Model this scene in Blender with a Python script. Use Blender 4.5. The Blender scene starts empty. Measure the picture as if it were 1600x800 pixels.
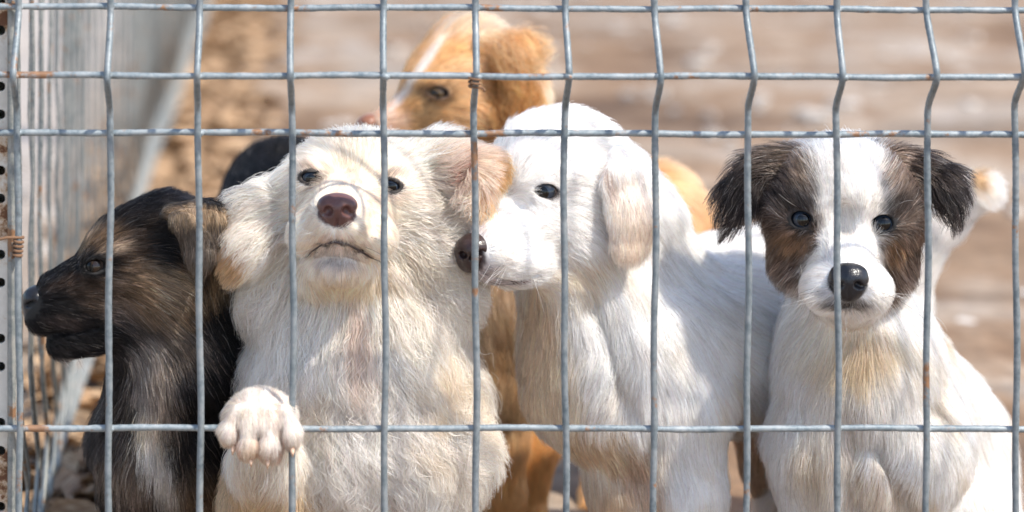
import bpy, bmesh, math, random
import numpy as np
from mathutils import Vector, Matrix

# ------------------------------------------------------------------ camera
R = math.radians
sc = bpy.context.scene
C = sc.collection
EYE = 0.57          # camera height above the ground
DCAM = 1.5          # distance of the camera from the fence plane (y = 0)
F = 4260.0          # focal length in photograph pixels (1600 wide)
CX, CY = 490.0, -490.0      # foot of the optical axis in the photograph (the picture is a crop)
cam_d = bpy.data.cameras.new('camera')
cam = bpy.data.objects.new('camera', cam_d); C.objects.link(cam)
cam.location = (0, -DCAM, EYE)
cam.rotation_euler = (R(90), 0, 0)
cam_d.sensor_width = 36; cam_d.lens = F/1600*36
cam_d.shift_x = (800-CX)/1600; cam_d.shift_y = -(400-CY)/1600
cam_d.clip_end = 500; cam_d.clip_start = 0.05
cam_d.dof.use_dof = True
cam_d.dof.focus_distance = DCAM+0.055
cam_d.dof.aperture_fstop = 5.0
sc.camera = cam

# ------------------------------------------------------------------ light
SUN_AZ, SUN_EL = 55.0, 53.0     # azimuth to the right of the camera's back
w = bpy.data.worlds.new('World'); sc.world = w; w.use_nodes = True
nt = w.node_tree
bg = nt.nodes['Background']; bg.inputs['Strength'].default_value = 0.15
sky = nt.nodes.new('ShaderNodeTexSky'); sky.sky_type = 'NISHITA'; sky.sun_disc = False
sky.sun_elevation = R(SUN_EL); sky.sun_rotation = R(180-SUN_AZ)
nt.links.new(sky.outputs[0], bg.inputs['Color'])
sd = bpy.data.lights.new('sun', 'SUN'); sd.energy = 3.5; sd.angle = R(1.5); sd.color = (1, .945, .85)
sun = bpy.data.objects.new('sun', sd); C.objects.link(sun)
to_sun = Vector((math.sin(R(SUN_AZ))*math.cos(R(SUN_EL)), -math.cos(R(SUN_AZ))*math.cos(R(SUN_EL)), math.sin(R(SUN_EL))))
sun.rotation_euler = to_sun.to_track_quat('Z', 'Y').to_euler()
sc.view_settings.view_transform = 'Standard'; sc.view_settings.look = 'None'
sc.view_settings.exposure = 0.92; sc.view_settings.gamma = 1
sc.render.engine = 'CYCLES'
sc.cycles.max_bounces = 10; sc.cycles.diffuse_bounces = 4; sc.cycles.glossy_bounces = 6
sc.cycles.transmission_bounces = 8; sc.cycles.transparent_max_bounces = 8
sc.cycles.use_denoising = True

def P(x, y, Y):
    """a point at photograph pixel (x, y), Y metres behind the fence plane, as world coordinates"""
    d = DCAM+Y
    return np.array([(x-CX)*d/F, Y, EYE-(y-CY)*d/F])

# ------------------------------------------------------------------ helpers
def mat(name):
    m = bpy.data.materials.new(name); m.use_nodes = True
    return m, m.node_tree, m.node_tree.nodes['Principled BSDF']
def N(nt, t, **kw):
    n = nt.nodes.new(t)
    for k, v in kw.items():
        if k in n.inputs.keys(): n.inputs[k].default_value = v
        else: setattr(n, k, v)
    return n
def ramp(nt, fac, stops, interp='LINEAR'):
    r = nt.nodes.new('ShaderNodeValToRGB'); r.color_ramp.interpolation = interp
    el = r.color_ramp.elements
    while len(el) < len(stops): el.new(0.5)
    for e, (p, c) in zip(el, stops):
        e.position = p; e.color = (c, c, c, 1) if not hasattr(c, '__len__') else (*c, 1)
    nt.links.new(fac, r.inputs[0]); return r.outputs[0]
def mixc(nt, fac, a, b, mode='MIX'):
    m = nt.nodes.new('ShaderNodeMix'); m.data_type = 'RGBA'; m.blend_type = mode
    for s, v in ((0, fac), (6, a), (7, b)):
        if hasattr(v, 'is_linked') or hasattr(v, 'links'): nt.links.new(v, m.inputs[s])
        else: m.inputs[s].default_value = v if s == 0 else (*v, 1)
    return m.outputs[2]
def mesh_obj(name, verts, faces, m, parent=None, smooth=True):
    me = bpy.data.meshes.new(name)
    me.from_pydata([tuple(v) for v in verts], [], faces)
    if smooth: me.polygons.foreach_set('use_smooth', [True]*len(me.polygons))
    me.materials.append(m)
    o = bpy.data.objects.new(name, me); C.objects.link(o)
    if parent: o.parent = parent
    return o
def tag(o, label=None, cat=None, group=None, kind=None):
    if label: o['label'] = label
    if cat: o['category'] = cat
    if group: o['group'] = group
    if kind: o['kind'] = kind
    return o
def empty(name, loc=(0, 0, 0)):
    o = bpy.data.objects.new(name, None); C.objects.link(o); o.location = loc; o.empty_display_size = .02
    return o
def keep(o, parent):
    """parent o to an un-rotated Empty without moving it"""
    o.parent = parent; o.matrix_parent_inverse = Matrix.Translation(-Vector(parent.location)); return o
def tube(path, rad, sides=8, cap=True):
    path = np.asarray(path, float); n = len(path)
    rad = np.broadcast_to(np.asarray(rad, float), (n,))
    tg = np.gradient(path, axis=0); tg /= np.linalg.norm(tg, axis=1)[:, None]+1e-12
    ref = np.array([0, 1., 0]) if abs(tg[0][1]) < .9 else np.array([1., 0, 0])
    V = []; u = ref
    for i in range(n):
        u = u-tg[i]*u.dot(tg[i]); u /= np.linalg.norm(u)+1e-12
        v = np.cross(tg[i], u)
        for k in range(sides):
            a = 2*math.pi*k/sides
            V.append(path[i]+rad[i]*(math.cos(a)*u+math.sin(a)*v))
    Fc = [(i*sides+k, i*sides+(k+1) % sides, (i+1)*sides+(k+1) % sides, (i+1)*sides+k) for i in range(n-1) for k in range(sides)]
    if cap:
        Fc.append(tuple(range(sides))[::-1]); Fc.append(tuple(range((n-1)*sides, n*sides)))
    return V, Fc
def join(parts):
    V, Fc = [], []
    for v, f in parts:
        b = len(V); V += list(v); Fc += [tuple(i+b for i in q) for q in f]
    return V, Fc

def hash3(i, j, k, seed):
    h = (i*73856093) ^ (j*19349663) ^ (k*83492791) ^ (seed*2654435761)
    h = h.astype(np.uint64) & np.uint64(0xffffffff)
    h = (h ^ (h >> np.uint64(15)))*np.uint64(2246822519) & np.uint64(0xffffffff)
    h = (h ^ (h >> np.uint64(13)))*np.uint64(3266489917) & np.uint64(0xffffffff)
    return (h & np.uint64(0xffffff)).astype(np.float64)/0xffffff*2-1
def vnoise(p, size, seed=1):
    """smooth value noise in -1..1 with features of the given size (metres)"""
    q = p/size+1000; i = np.floor(q).astype(np.int64); f = q-i; f = f*f*(3-2*f)
    o = 0
    for a in (0, 1):
        for b in (0, 1):
            for c in (0, 1):
                wgt = (f[:, 0] if a else 1-f[:, 0])*(f[:, 1] if b else 1-f[:, 1])*(f[:, 2] if c else 1-f[:, 2])
                o = o+wgt*hash3(i[:, 0]+a, i[:, 1]+b, i[:, 2]+c, seed)
    return o

# ------------------------------------------------------------------ ground
def build_ground():
    m, nt, b = mat('ground_dirt')
    tc = N(nt, 'ShaderNodeTexCoord')
    mp = N(nt, 'ShaderNodeMapping'); nt.links.new(tc.outputs['Object'], mp.inputs[0]); mp.inputs['Scale'].default_value = (.8, .62, 1)
    n1 = N(nt, 'ShaderNodeTexNoise', Scale=4.5, Detail=7.0, Roughness=.62, Distortion=.35); nt.links.new(mp.outputs[0], n1.inputs[0])
    n2 = N(nt, 'ShaderNodeTexNoise', Scale=9.5, Detail=6.0, Roughness=.6, Distortion=.4); nt.links.new(mp.outputs[0], n2.inputs[0])
    n3 = N(nt, 'ShaderNodeTexNoise', Scale=60.0, Detail=4.0); nt.links.new(tc.outputs['Object'], n3.inputs[0])
    col = ramp(nt, n1.outputs[0], [(.33, (.16, .095, .05)), (.42, (.25, .17, .11)), (.52, (.30, .228, .168)), (.62, (.32, .262, .212)), (.74, (.24, .24, .25))])
    c2 = ramp(nt, n2.outputs[0], [(.41, 1.0), (.53, 0.0)])
    col = mixc(nt, c2, col, (.21, .13, .075))
    c4 = ramp(nt, n2.outputs[0], [(.60, 0.0), (.68, .75)])
    col = mixc(nt, c4, col, (.38, .32, .275))
    mp2 = N(nt, 'ShaderNodeMapping'); nt.links.new(tc.outputs['Object'], mp2.inputs[0]); mp2.inputs['Scale'].default_value = (.55, 1.5, 1); mp2.inputs['Rotation'].default_value = (0, 0, .12)
    n4 = N(nt, 'ShaderNodeTexNoise', Scale=2.6, Detail=5.0, Roughness=.6, Distortion=.5); nt.links.new(mp2.outputs[0], n4.inputs[0])
    col = mixc(nt, 1.0, col, ramp(nt, n4.outputs[0], [(.37, (.42, .34, .27)), (.46, (.90, .85, .80)), (.54, (1.10, 1.09, 1.08)), (.64, (.78, .84, .93))]), 'MULTIPLY')
    g = ramp(nt, n3.outputs[0], [(.3, .72), (.7, 1.15)])
    col = mixc(nt, 1.0, col, g, 'MULTIPLY')
    # brown leaf earth along the wire side of the run
    sx = N(nt, 'ShaderNodeSeparateXYZ'); nt.links.new(tc.outputs['Object'], sx.inputs[0])
    ad = N(nt, 'ShaderNodeMath', operation='MULTIPLY_ADD'); nt.links.new(n2.outputs[0], ad.inputs[0]); ad.inputs[1].default_value = .55
    nt.links.new(sx.outputs[0], ad.inputs[2])
    mr = N(nt, 'ShaderNodeMapRange'); nt.links.new(ad.outputs[0], mr.inputs[0])
    for k, v in enumerate((.06, .19, .85, 0)): mr.inputs[k+1].default_value = v
    m2 = N(nt, 'ShaderNodeMapRange'); nt.links.new(sx.outputs[0], m2.inputs[0])
    for k, v in enumerate((-.36, -.22, 0, 1)): m2.inputs[k+1].default_value = v
    mm = N(nt, 'ShaderNodeMath', operation='MULTIPLY'); nt.links.new(mr.outputs[0], mm.inputs[0]); nt.links.new(m2.outputs[0], mm.inputs[1])
    m3 = N(nt, 'ShaderNodeMapRange'); nt.links.new(sx.outputs[0], m3.inputs[0])
    for k, v in enumerate((-.32, -.24, 1, 0)): m3.inputs[k+1].default_value = v
    col = mixc(nt, m3.outputs[0], col, mixc(nt, n2.outputs[0], (.30, .255, .22), (.42, .37, .33)))
    col = mixc(nt, mm.outputs[0], col, mixc(nt, n3.outputs[0], (.20, .135, .085), (.31, .24, .175)))
    nt.links.new(col, b.inputs['Base Color']); b.inputs['Roughness'].default_value = .95
    bp = N(nt, 'ShaderNodeBump', Strength=.6, Distance=.02); nt.links.new(n2.outputs[0], bp.inputs['Height']); nt.links.new(bp.outputs[0], b.inputs['Normal'])
    # one sheet: fine near the run, reaching far out
    xs = np.concatenate([[-80, -30, -12, -6], np.arange(-3, 3.01, .05), [6, 12, 30, 80]])
    ys = np.concatenate([[-60, -20, -6], np.arange(-2, 7.01, .05), [9, 14, 25, 50, 120]])
    X, Y = np.meshgrid(xs, ys)
    p = np.stack([X.ravel(), Y.ravel(), 0*X.ravel()], 1)
    near = np.clip(1-np.abs(X.ravel())/3, 0, 1)*np.clip((7-np.abs(Y.ravel()))/3, 0, 1)
    p[:, 2] = near*(vnoise(p, .5, 3)*.012+vnoise(p, .14, 5)*.006)
    nx = len(xs)
    fc = [(j*nx+i, j*nx+i+1, (j+1)*nx+i+1, (j+1)*nx+i) for j in range(len(ys)-1) for i in range(nx-1)]
    o = mesh_obj('ground', p, fc, m); tag(o, 'trodden pinkish beige earth with brown patches', kind='structure')
    # loose stones
    rng = np.random.default_rng(4)
    V, Fc = [], []
    for _ in range(900):
        y = rng.uniform(.3, 4.6); x = rng.uniform(-.5, 1.5)*(1+.3*y)
        r = rng.uniform(.004, .016)
        bs = len(V); q = rng.normal(size=(8, 3))*.15
        cube = np.array([(a, b_, c) for a in (-1, 1) for b_ in (-1, 1) for c in (-1, 1)])*.75+q
        ang = rng.uniform(0, 6.28); ca, sa = math.cos(ang), math.sin(ang)
        for v in cube:
            V.append((x+r*(v[0]*ca-v[1]*sa), y+r*(v[0]*sa+v[1]*ca), r*.45*v[2]+r*.2))
        Fc += [tuple(bs+i for i in f) for f in ((0, 1, 3, 2), (4, 6, 7, 5), (0, 4, 5, 1), (2, 3, 7, 6), (0, 2, 6, 4), (1, 5, 7, 3))]
    ms, nts, bs_ = mat('pale_stone'); nn = N(nts, 'ShaderNodeTexNoise', Scale=25.0)
    nts.links.new(ramp(nts, nn.outputs[0], [(.35, (.30, .25, .21)), (.65, (.6, .55, .5))]), bs_.inputs['Base Color']); bs_.inputs['Roughness'].default_value = .9
    o = mesh_obj('gravel', V, Fc, ms, smooth=False); tag(o, 'loose pale stones scattered over the bare ground', 'gravel', kind='stuff')
    # dry leaves
    V, Fc = [], []
    for _ in range(2600):
        y = .15+3.6*rng.random()**1.3; x = rng.normal(-.15, .045)
        L = rng.uniform(.010, .028); Wd = L*rng.uniform(.3, .5); a = rng.uniform(0, 6.28); tl = rng.uniform(-.7, .7); cu = rng.uniform(.1, .6)*L
        ca, sa = math.cos(a), math.sin(a); bs = len(V); z0 = rng.uniform(.003, .016)
        for (u, v, h) in ((-1, 0, .3), (-.4, -.8, .6), (-.4, .8, .6), (.3, -.9, .7), (.3, .9, .7), (1, 0, 0), (-.4, 0, 0), (.3, 0, 0)):
            lx, ly, lz = u*L, v*Wd, h*cu+v*Wd*tl
            V.append((x+lx*ca-ly*sa, y+lx*sa+ly*ca, z0+lz))
        Fc += [tuple(bs+i for i in f) for f in ((0, 1, 6), (0, 6, 2), (1, 3, 7, 6), (6, 7, 4, 2), (3, 5, 7), (7, 5, 4))]
    ml, ntl, bl = mat('dry_leaf'); nn = N(ntl, 'ShaderNodeTexNoise', Scale=40.0)
    ntl.links.new(ramp(ntl, nn.outputs[0], [(.3, (.15, .08, .04)), (.5, (.34, .20, .10)), (.7, (.50, .38, .25))]), bl.inputs['Base Color']); bl.inputs['Roughness'].default_value = .7
    o = mesh_obj('leaf_litter', V, Fc, ml); tag(o, 'dry orange brown leaves along the foot of the close wire fence at the left', 'leaves', kind='stuff')
build_ground()

# ------------------------------------------------------------------ fences
def zinc(name, rust_lo, dark=1.0, tint=None):
    m, nt, b = mat(name)
    tc = N(nt, 'ShaderNodeTexCoord')
    n1 = N(nt, 'ShaderNodeTexNoise', Scale=95.0, Detail=6.0, Roughness=.65); nt.links.new(tc.outputs['Object'], n1.inputs[0])
    n2 = N(nt, 'ShaderNodeTexNoise', Scale=330.0, Detail=4.0, Roughness=.7); nt.links.new(tc.outputs['Object'], n2.inputs[0])
    n3 = N(nt, 'ShaderNodeTexNoise', Scale=28.0, Detail=8.0, Roughness=.72); nt.links.new(tc.outputs['Object'], n3.inputs[0])
    c = ramp(nt, n1.outputs[0], [(.3, (.16*dark, .215*dark, .25*dark)), (.5, (.30*dark, .355*dark, .385*dark)), (.68, (.50*dark, .53*dark, .54*dark))])
    c = mixc(nt, ramp(nt, n2.outputs[0], [(.42, 0.0), (.62, .5)]), c, (.52*dark, .56*dark, .58*dark))
    if tint: c = mixc(nt, 1.0, c, tint, 'MULTIPLY')
    rust = ramp(nt, n3.outputs[0], [(rust_lo, 0.0), (rust_lo+.05, .9)])
    c = mixc(nt, rust, c, mixc(nt, n2.outputs[0], (.09, .035, .013), (.40, .20, .085)))
    nt.links.new(c, b.inputs['Base Color'])
    b.inputs['Metallic'].default_value = .25
    nt.links.new(ramp(nt, n2.outputs[0], [(.3, .38), (.7, .7)]), b.inputs['Roughness'])
    bp = N(nt, 'ShaderNodeBump', Strength=.35, Distance=.0006); nt.links.new(n2.outputs[0], bp.inputs['Height']); nt.links.new(bp.outputs[0], b.inputs['Normal'])
    return m
M_ZINC = zinc('galvanised_wire', .595, .50)
M_ZINCH = zinc('galvanised_wire_cross', .555, .64)
M_LINK = zinc('weathered_link_wire', .57, .62, (1.08, .97, .86))
m, nt, b = mat('rusty_tie'); nn = N(nt, 'ShaderNodeTexNoise', Scale=600.0)
nt.links.new(ramp(nt, nn.outputs[0], [(.35, (.09, .035, .012)), (.65, (.24, .14, .08))]), b.inputs['Base Color']); b.inputs['Roughness'].default_value = .85
M_RUST = m

def build_front_fence():
    root = empty('wire_mesh_fence', (0, 0, 0))
    tag(root, 'galvanised welded wire mesh fence with bent rods, standing in front of the puppies', 'fence')
    rng = np.random.default_rng(2)
    xs = [30, 172, 312, 456.5, 600, 742, 882, 1021.5, 1166, 1306, 1446, 1584]
    xs = [30-142*k for k in range(1, 3)][::-1]+xs+[1584+138*k for k in range(1, 5)]
    # profile of a rod: (z, y) with the V fold towards the viewer between two cross wires
    def yoff(z, amp=.0225):
        py = (EYE-z)*F/DCAM+CY
        def v(c):      # fold centred at pixel row c
            if c-95 < py <= c: return (py-(c-95))/95
            if c < py < c+58: return 1-(py-c)/58
            return 0
        t = v(108.4)+v(108.4-1420)+v(108.4+1420)
        t = max(0., min(1., t)); t = t*t*(3-2*t)*.45+t*.55
        return -amp*t
    zs = np.concatenate([np.linspace(.035, .27, 40), np.linspace(.275, .46, 150), np.linspace(.465, 1.25, 90)])
    for x in xs:
        X = (x-CX)*DCAM/F; ph = rng.uniform(0, 6.28); am = rng.uniform(.86, 1.12); zj = rng.normal(0, .0011)
        path = []
        for z in zs:
            yo = np.mean([yoff(z+dz+zj, .0225*am) for dz in (-.0025, 0, .0025)])
            path.append((X+.0006*math.sin(z*19+ph)+.00035*math.sin(z*61+ph*2), -.0036+yo, z))
        r = .00188+.00006*rng.normal(size=len(zs))
        V, Fc = tube(path, r, 12)
        keep(mesh_obj('vertical_wire', V, Fc, M_ZINC), root)
    rows = [(10, 15), (108.4, 111.4), (206, 210), (668, 669)]
    X0, X1 = -.32, .62
    def zrow(p): return EYE-(p-CY)*DCAM/F
    hs = [(zrow(a), zrow(c)) for a, c in rows]
    hs += [(zrow(1130), zrow(1131)), (hs[0][0]+.163, hs[0][1]+.163), (hs[0][0]+.326, hs[0][1]+.326), (hs[0][0]+.49, hs[0][1]+.49)]
    xx = np.linspace(X0, X1, 260)
    for a, c in hs:
        ph = rng.uniform(0, 6.28)
        path = [(x, -.0012+.0+yoff(a), a+(c-a)*(x+.1726)/.5634+.00035*math.sin(x*33+ph)+.00015*math.sin(x*95+ph)) for x in xx]
        if abs(a-hs[1][0]) < 1e-6: path = [(x, y+.0012, z) for x, y, z in path]
        r = .00185+.00009*rng.normal(size=len(xx))
        V, Fc = tube(path, r, 12)
        keep(mesh_obj('horizontal_wire', V, Fc, M_ZINCH), root)
    # weld beads where rods cross
    for x in xs:
        for a, c in hs[:4]:
            X = (x-CX)*DCAM/F; z = a+(c-a)*(X+.1726)/.5634
            V, Fc = tube([(X-.0026, -.0026+yoff(z), z), (X-.0012, -.0024+yoff(z), z+.0004), (X+.0012, -.0024+yoff(z), z-.0004), (X+.0026, -.0026+yoff(z), z)], [.0006, .0019, .0019, .0006], 8)
            keep(mesh_obj('weld_bead', V, Fc, M_ZINCH), root)
    # little rusty twist of tie wire on the rod at (742,122) and the one to the post
    c = P(742, 128, -.024); path = []
    for i in range(60):
        t = i/59; a = t*math.pi*2*2.6
        path.append((c[0]+.0031*math.cos(a), c[1]+.0033*math.sin(a), c[2]+.0035-.006*t))
    path += [(c[0]+.0042, c[1]-.002, c[2]-.003), (c[0]+.0052, c[1]-.0035, c[2]-.0045)]
    V, Fc = tube(path, .0007, 6); keep(mesh_obj('wire_tie', V, Fc, M_RUST), root)
    c = P(22, 372, 0); path = []
    for i in range(80):
        t = i/79; a = t*math.pi*2*4.5
        path.append((c[0]+.0024*math.cos(a)+.003-.001*t, -.0036+.0036*math.sin(a), c[2]+.001-.011*t))
    path = [(c[0]-.018, -.002, c[2]+.001), (c[0]-.010, -.0075, c[2]), (c[0]-.003, -.0085, c[2]+.002)]+path
    V, Fc = tube(path, .0009, 6); keep(mesh_obj('wire_tie', V, Fc, M_RUST), root)
build_front_fence()

def build_post():
    m, nt, b = mat('flaking_cream_paint')
    tc = N(nt, 'ShaderNodeTexCoord')
    n1 = N(nt, 'ShaderNodeTexNoise', Scale=22.0, Detail=9.0, Roughness=.72); nt.links.new(tc.outputs['Object'], n1.inputs[0])
    n2 = N(nt, 'ShaderNodeTexNoise', Scale=240.0, Detail=3.0); nt.links.new(tc.outputs['Object'], n2.inputs[0])
    c = mixc(nt, n2.outputs[0], (.55, .50, .43), (.72, .67, .59))
    c = mixc(nt, ramp(nt, n1.outputs[0], [(.50, 0.0), (.60, 1.0)]), c, (.42, .25, .12))
    c = mixc(nt, ramp(nt, n1.outputs[0], [(.57, 0.0), (.61, 1.0)]), c, (.13, .05, .02))
    nt.links.new(c, b.inputs['Base Color']); b.inputs['Roughness'].default_value = .75
    bp = N(nt, 'ShaderNodeBump', Strength=.5, Distance=.001); nt.links.new(n1.outputs[0], bp.inputs['Height']); nt.links.new(bp.outputs[0], b.inputs['Normal'])
    root = empty('fence_post', (-.186, .012, 0))
    tag(root, 'rust spotted cream painted perforated steel angle post at the left corner of the fence', 'post')
    # front flange with real holes
    xr = P(14, 400, .008)[0]; xl = xr-.036; y0, y1 = .008, .0105
    V, Fc = [], []
    zt = 1.3; z = 0.0; hx = P(1, 0, .008)[0]
    pitch = .0155; seg = 16
    k = 0
    while z < zt:
        zc = z+pitch/2; r = .0027
        hole = (k % 3 != 2)
        outer = []
        for i in range(seg):
            a = 2*math.pi*i/seg; ca, sa = math.cos(a), math.sin(a)
            s = 1/max(abs(ca), abs(sa))
            ox = hx+(ca*s)*(xr-hx) if ca > 0 else hx+ca*s*(hx-xl)
            outer.append((ox, zc+sa*s*pitch/2))
        b0 = len(V)
        for (yy) in (y0, y1):
            for (ox, oz) in outer: V.append((ox, yy, oz))
            for i in range(seg):
                a = 2*math.pi*i/seg
                rr = r
                V.append((hx+rr*math.cos(a), yy, zc+rr*math.sin(a)))
        for i in range(seg):
            j = (i+1) % seg
            Fc.append((b0+i, b0+j, b0+seg+j, b0+seg+i))
            Fc.append((b0+2*seg+i, b0+3*seg+i, b0+3*seg+j, b0+2*seg+j))
            Fc.append((b0+seg+i, b0+seg+j, b0+3*seg+j, b0+3*seg+i))
        if not hole:
            Fc.append(tuple(b0+seg+i for i in range(seg)))
        # outer edges
        for i in range(seg):
            j = (i+1) % seg
            if abs(outer[i][0]-outer[j][0]) < 1e-7: Fc.append((b0+i, b0+2*seg+i, b0+2*seg+j, b0+j))
        z += pitch; k += 1
    keep(mesh_obj('front_flange', V, Fc, m, smooth=False), root)
    x0, x1, ya, yb = xl, xr, .0105, .046
    V = [(x, y, z) for z in (0, 1.3) for x, y in ((x0, ya), (x0, yb), (x1, yb), (x1, ya), (x1-.0025, ya), (x1-.0025, yb-.0025), (x0+.0025, yb-.0025), (x0+.0025, ya))]
    Fc = [(i, (i+1) % 8, (i+1) % 8+8, i+8) for i in range(8)]
    keep(mesh_obj('channel_side', V, Fc, m, smooth=False), root)
build_post()

def build_side_fence():
    root = empty('side_wire_fence', (-.165, 0, 0))
    tag(root, 'weathered close wire fence running away from the corner beside the black and tan puppy', 'fence')
    zb, zt = .032, .95; Xf = -.178
    rng = np.random.default_rng(8)
    V, Fc = [], []
    Y = .056; i = 0
    while Y < 5.4:
        j = rng.normal(0, .0018, 40); xo = Xf+.0016*(-1)**i+.003*math.sin(i*.23)
        lean = rng.normal(0, .004); r = rng.uniform(.0012, .0016)
        zz = np.linspace(zt, .15, 22)
        path = [(xo+j[k]*.3, Y+lean*(z-.3)+j[k]*.7+.0035*(-1)**k, z) for k, z in enumerate(zz)]
        d = .05*rng.uniform(.85, 1.15)
        path += [(xo, Y+.004, .135), (xo, Y+d*.45, .110), (xo, Y+d*.93, .084), (xo, Y+d, .078), (xo, Y+d*.9, .071), (xo, Y+d*.45, .050), (xo, Y+d*.15, zb+.004), (xo-.004, Y+d*.1, zb-.002)]
        v, f = tube(path, r, 6 if i < 60 else 4)
        b0 = len(V); V += v; Fc += [tuple(q+b0 for q in g) for g in f]
        Y += .031*rng.uniform(.85, 1.15); i += 1
    keep(mesh_obj('wire_mesh', V, Fc, M_LINK), root)
    V, Fc = tube([(Xf-.002+.0015*math.sin(t*3), t, zb+.001+.002*math.sin(t*5)) for t in np.linspace(.05, 5.5, 200)], .0032, 8)
    keep(mesh_obj('bottom_rail', V, Fc, M_LINK), root)
    V, Fc = tube([(Xf-.006, t, zt-.01) for t in np.linspace(.05, 5.5, 30)], .0042, 8)
    keep(mesh_obj('top_rail', V, Fc, M_LINK), root)
    V, Fc = tube([(-.1665, .004, t) for t in np.linspace(.0, 1.2, 60)], .0024, 8)
    keep(mesh_obj('end_rod', V, Fc, M_LINK), root)
    for y in (1.9, 3.7, 5.5):
        V, Fc = tube([(Xf-.026, y, 0), (Xf-.026, y, 1.0)], .02, 16)
        keep(mesh_obj('fence_stake', V, Fc, M_LINK), root)
build_side_fence()

# ------------------------------------------------------------------ puppies: one smooth body each, grown from a distance field
class Field:
    def __init__(s, Y0, lo, hi, fine_lo, fine_hi, h=.0042, hf=.00135, extra=None):
        s.Y0 = Y0; s.s = (DCAM+Y0)/F
        def ax(a, b, iv):
            o = [a]
            while o[-1] < b: o.append(o[-1]+(hf if any(u <= o[-1] <= v for u, v in iv) else h))
            return np.array(o)
        s.ax = [ax(lo[i], hi[i], [(fine_lo[i], fine_hi[i])]+([(extra[0][i], extra[1][i])] if extra else [])) for i in range(3)]
        s.f = np.full([len(a) for a in s.ax], .2, np.float32)
    def pt(s, q):
        return P(q[0], q[1], s.Y0+q[2]*s.s)
    def sub_grid(s, lo, hi):
        sl = []
        for i in range(3):
            a = np.searchsorted(s.ax[i], lo[i]); b = np.searchsorted(s.ax[i], hi[i])
            sl.append(slice(max(0, a-1), min(len(s.ax[i]), b+1)))
        g = np.meshgrid(*[s.ax[i][sl[i]] for i in range(3)], indexing='ij')
        return tuple(sl), g
    def apply(s, sl, d, k, op):
        a = s.f[sl]; k = max(k, 1e-5)
        if op == 'add':
            h = np.maximum(k-np.abs(a-d), 0)/k; s.f[sl] = np.minimum(a, d)-h*h*k*.25
        else:
            h = np.maximum(k-np.abs(a+d), 0)/k; s.f[sl] = np.maximum(a, -d)+h*h*k*.25
    def cone(s, a, b, k=25, flat=None, op='add'):
        """a, b = (x, y, w, r) in photograph pixels at this dog's depth; flat=(nx,ny,nw,factor) makes it thin along n"""
        k = k*s.s
        pa, pb = s.pt(a), s.pt(b); ra, rb = a[3]*s.s, b[3]*s.s
        m = max(ra, rb)+k+.008
        lo = np.minimum(pa, pb)-m; hi = np.maximum(pa, pb)+m
        sl, g = s.sub_grid(lo, hi)
        if 0 in g[0].shape: return
        q = np.stack(g, -1)-pa; ab = pb-pa
        if flat:
            n = np.array([flat[0], flat[2], -flat[1]], float); n /= np.linalg.norm(n)
            ab = ab-n*ab.dot(n)*.0
            t0 = np.clip((q@ab)/(ab@ab), 0, 1)
            c = q-t0[..., None]*ab
            cn = c@n; ct2 = (c*c).sum(-1)-cn**2
            r = ra+(rb-ra)*t0
            kk = np.sqrt(np.maximum(ct2, 0)+(cn*flat[3])**2)
            d = (kk-r)*np.where(kk > 1e-6, .6, 1)
        else:
            t0 = np.clip((q@ab)/(ab@ab+1e-12), 0, 1)
            d = np.linalg.norm(q-t0[..., None]*ab, axis=-1)-(ra+(rb-ra)*t0)
        s.apply(sl, d.astype(np.float32), k, op)
    def ball(s, a, k=25, op='add'): s.cone(a, (a[0]+.01, a[1], a[2], a[3]), k, op=op)
    def ell(s, c, r, rot=(0, 0, 0), k=25, op='add'):
        """rot in degrees about (image x, image y, view axis)"""
        k = k*s.s; p = s.pt(c); rr = np.array([r[0], r[2], r[1]])*s.s
        m = rr.max()+k+.008
        sl, g = s.sub_grid(p-m, p+m)
        if 0 in g[0].shape: return
        q = np.stack(g, -1)-p
        M = np.array((Matrix.Rotation(R(rot[0]), 3, 'X') @ Matrix.Rotation(R(rot[1]), 3, 'Z') @ Matrix.Rotation(R(rot[2]), 3, 'Y')))
        q = q@M
        k0 = np.linalg.norm(q/rr, axis=-1); k1 = np.linalg.norm(q/rr**2, axis=-1)+1e-9
        s.apply(sl, (k0*(k0-1)/k1).astype(np.float32), k, op)
    def sample(s, p):
        idx = []; fr = []
        for i in range(3):
            j = np.clip(np.searchsorted(s.ax[i], p[:, i])-1, 0, len(s.ax[i])-2)
            idx.append(j); fr.append(np.clip((p[:, i]-s.ax[i][j])/(s.ax[i][j+1]-s.ax[i][j]), 0, 1))
        o = 0
        for a in (0, 1):
            for b in (0, 1):
                for c in (0, 1):
                    o = o+(fr[0] if a else 1-fr[0])*(fr[1] if b else 1-fr[1])*(fr[2] if c else 1-fr[2])*s.f[idx[0]+a, idx[1]+b, idx[2]+c]
        return o
    def surf(s, x, y, w0=-350, w1=300):
        """depth (in pixels of this dog) of the skin that stands at pixel x, y"""
        ws = np.arange(w0, w1, 1.); pts = np.array([s.pt((x, y, w_)) for w_ in ws])
        ins = np.where(s.sample(pts) < 0)[0]
        return float(ws[ins[0]]) if len(ins) else 0.
    def rough(s, amp=.0026, size=.04, seed=3):
        g = np.argwhere(np.abs(s.f) < .012)
        p = np.stack([s.ax[i][g[:, i]] for i in range(3)], 1)
        head = np.clip((np.linalg.norm(p-s.pt(s.nose), axis=1)-.022)/.05, .08, 1) if s.nose else 1
        s.f[tuple(g.T)] += ((vnoise(p, size, seed)*.7+vnoise(p, size*.45, seed+1)*.45)*amp*head).astype(np.float32)
    nose = None
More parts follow.
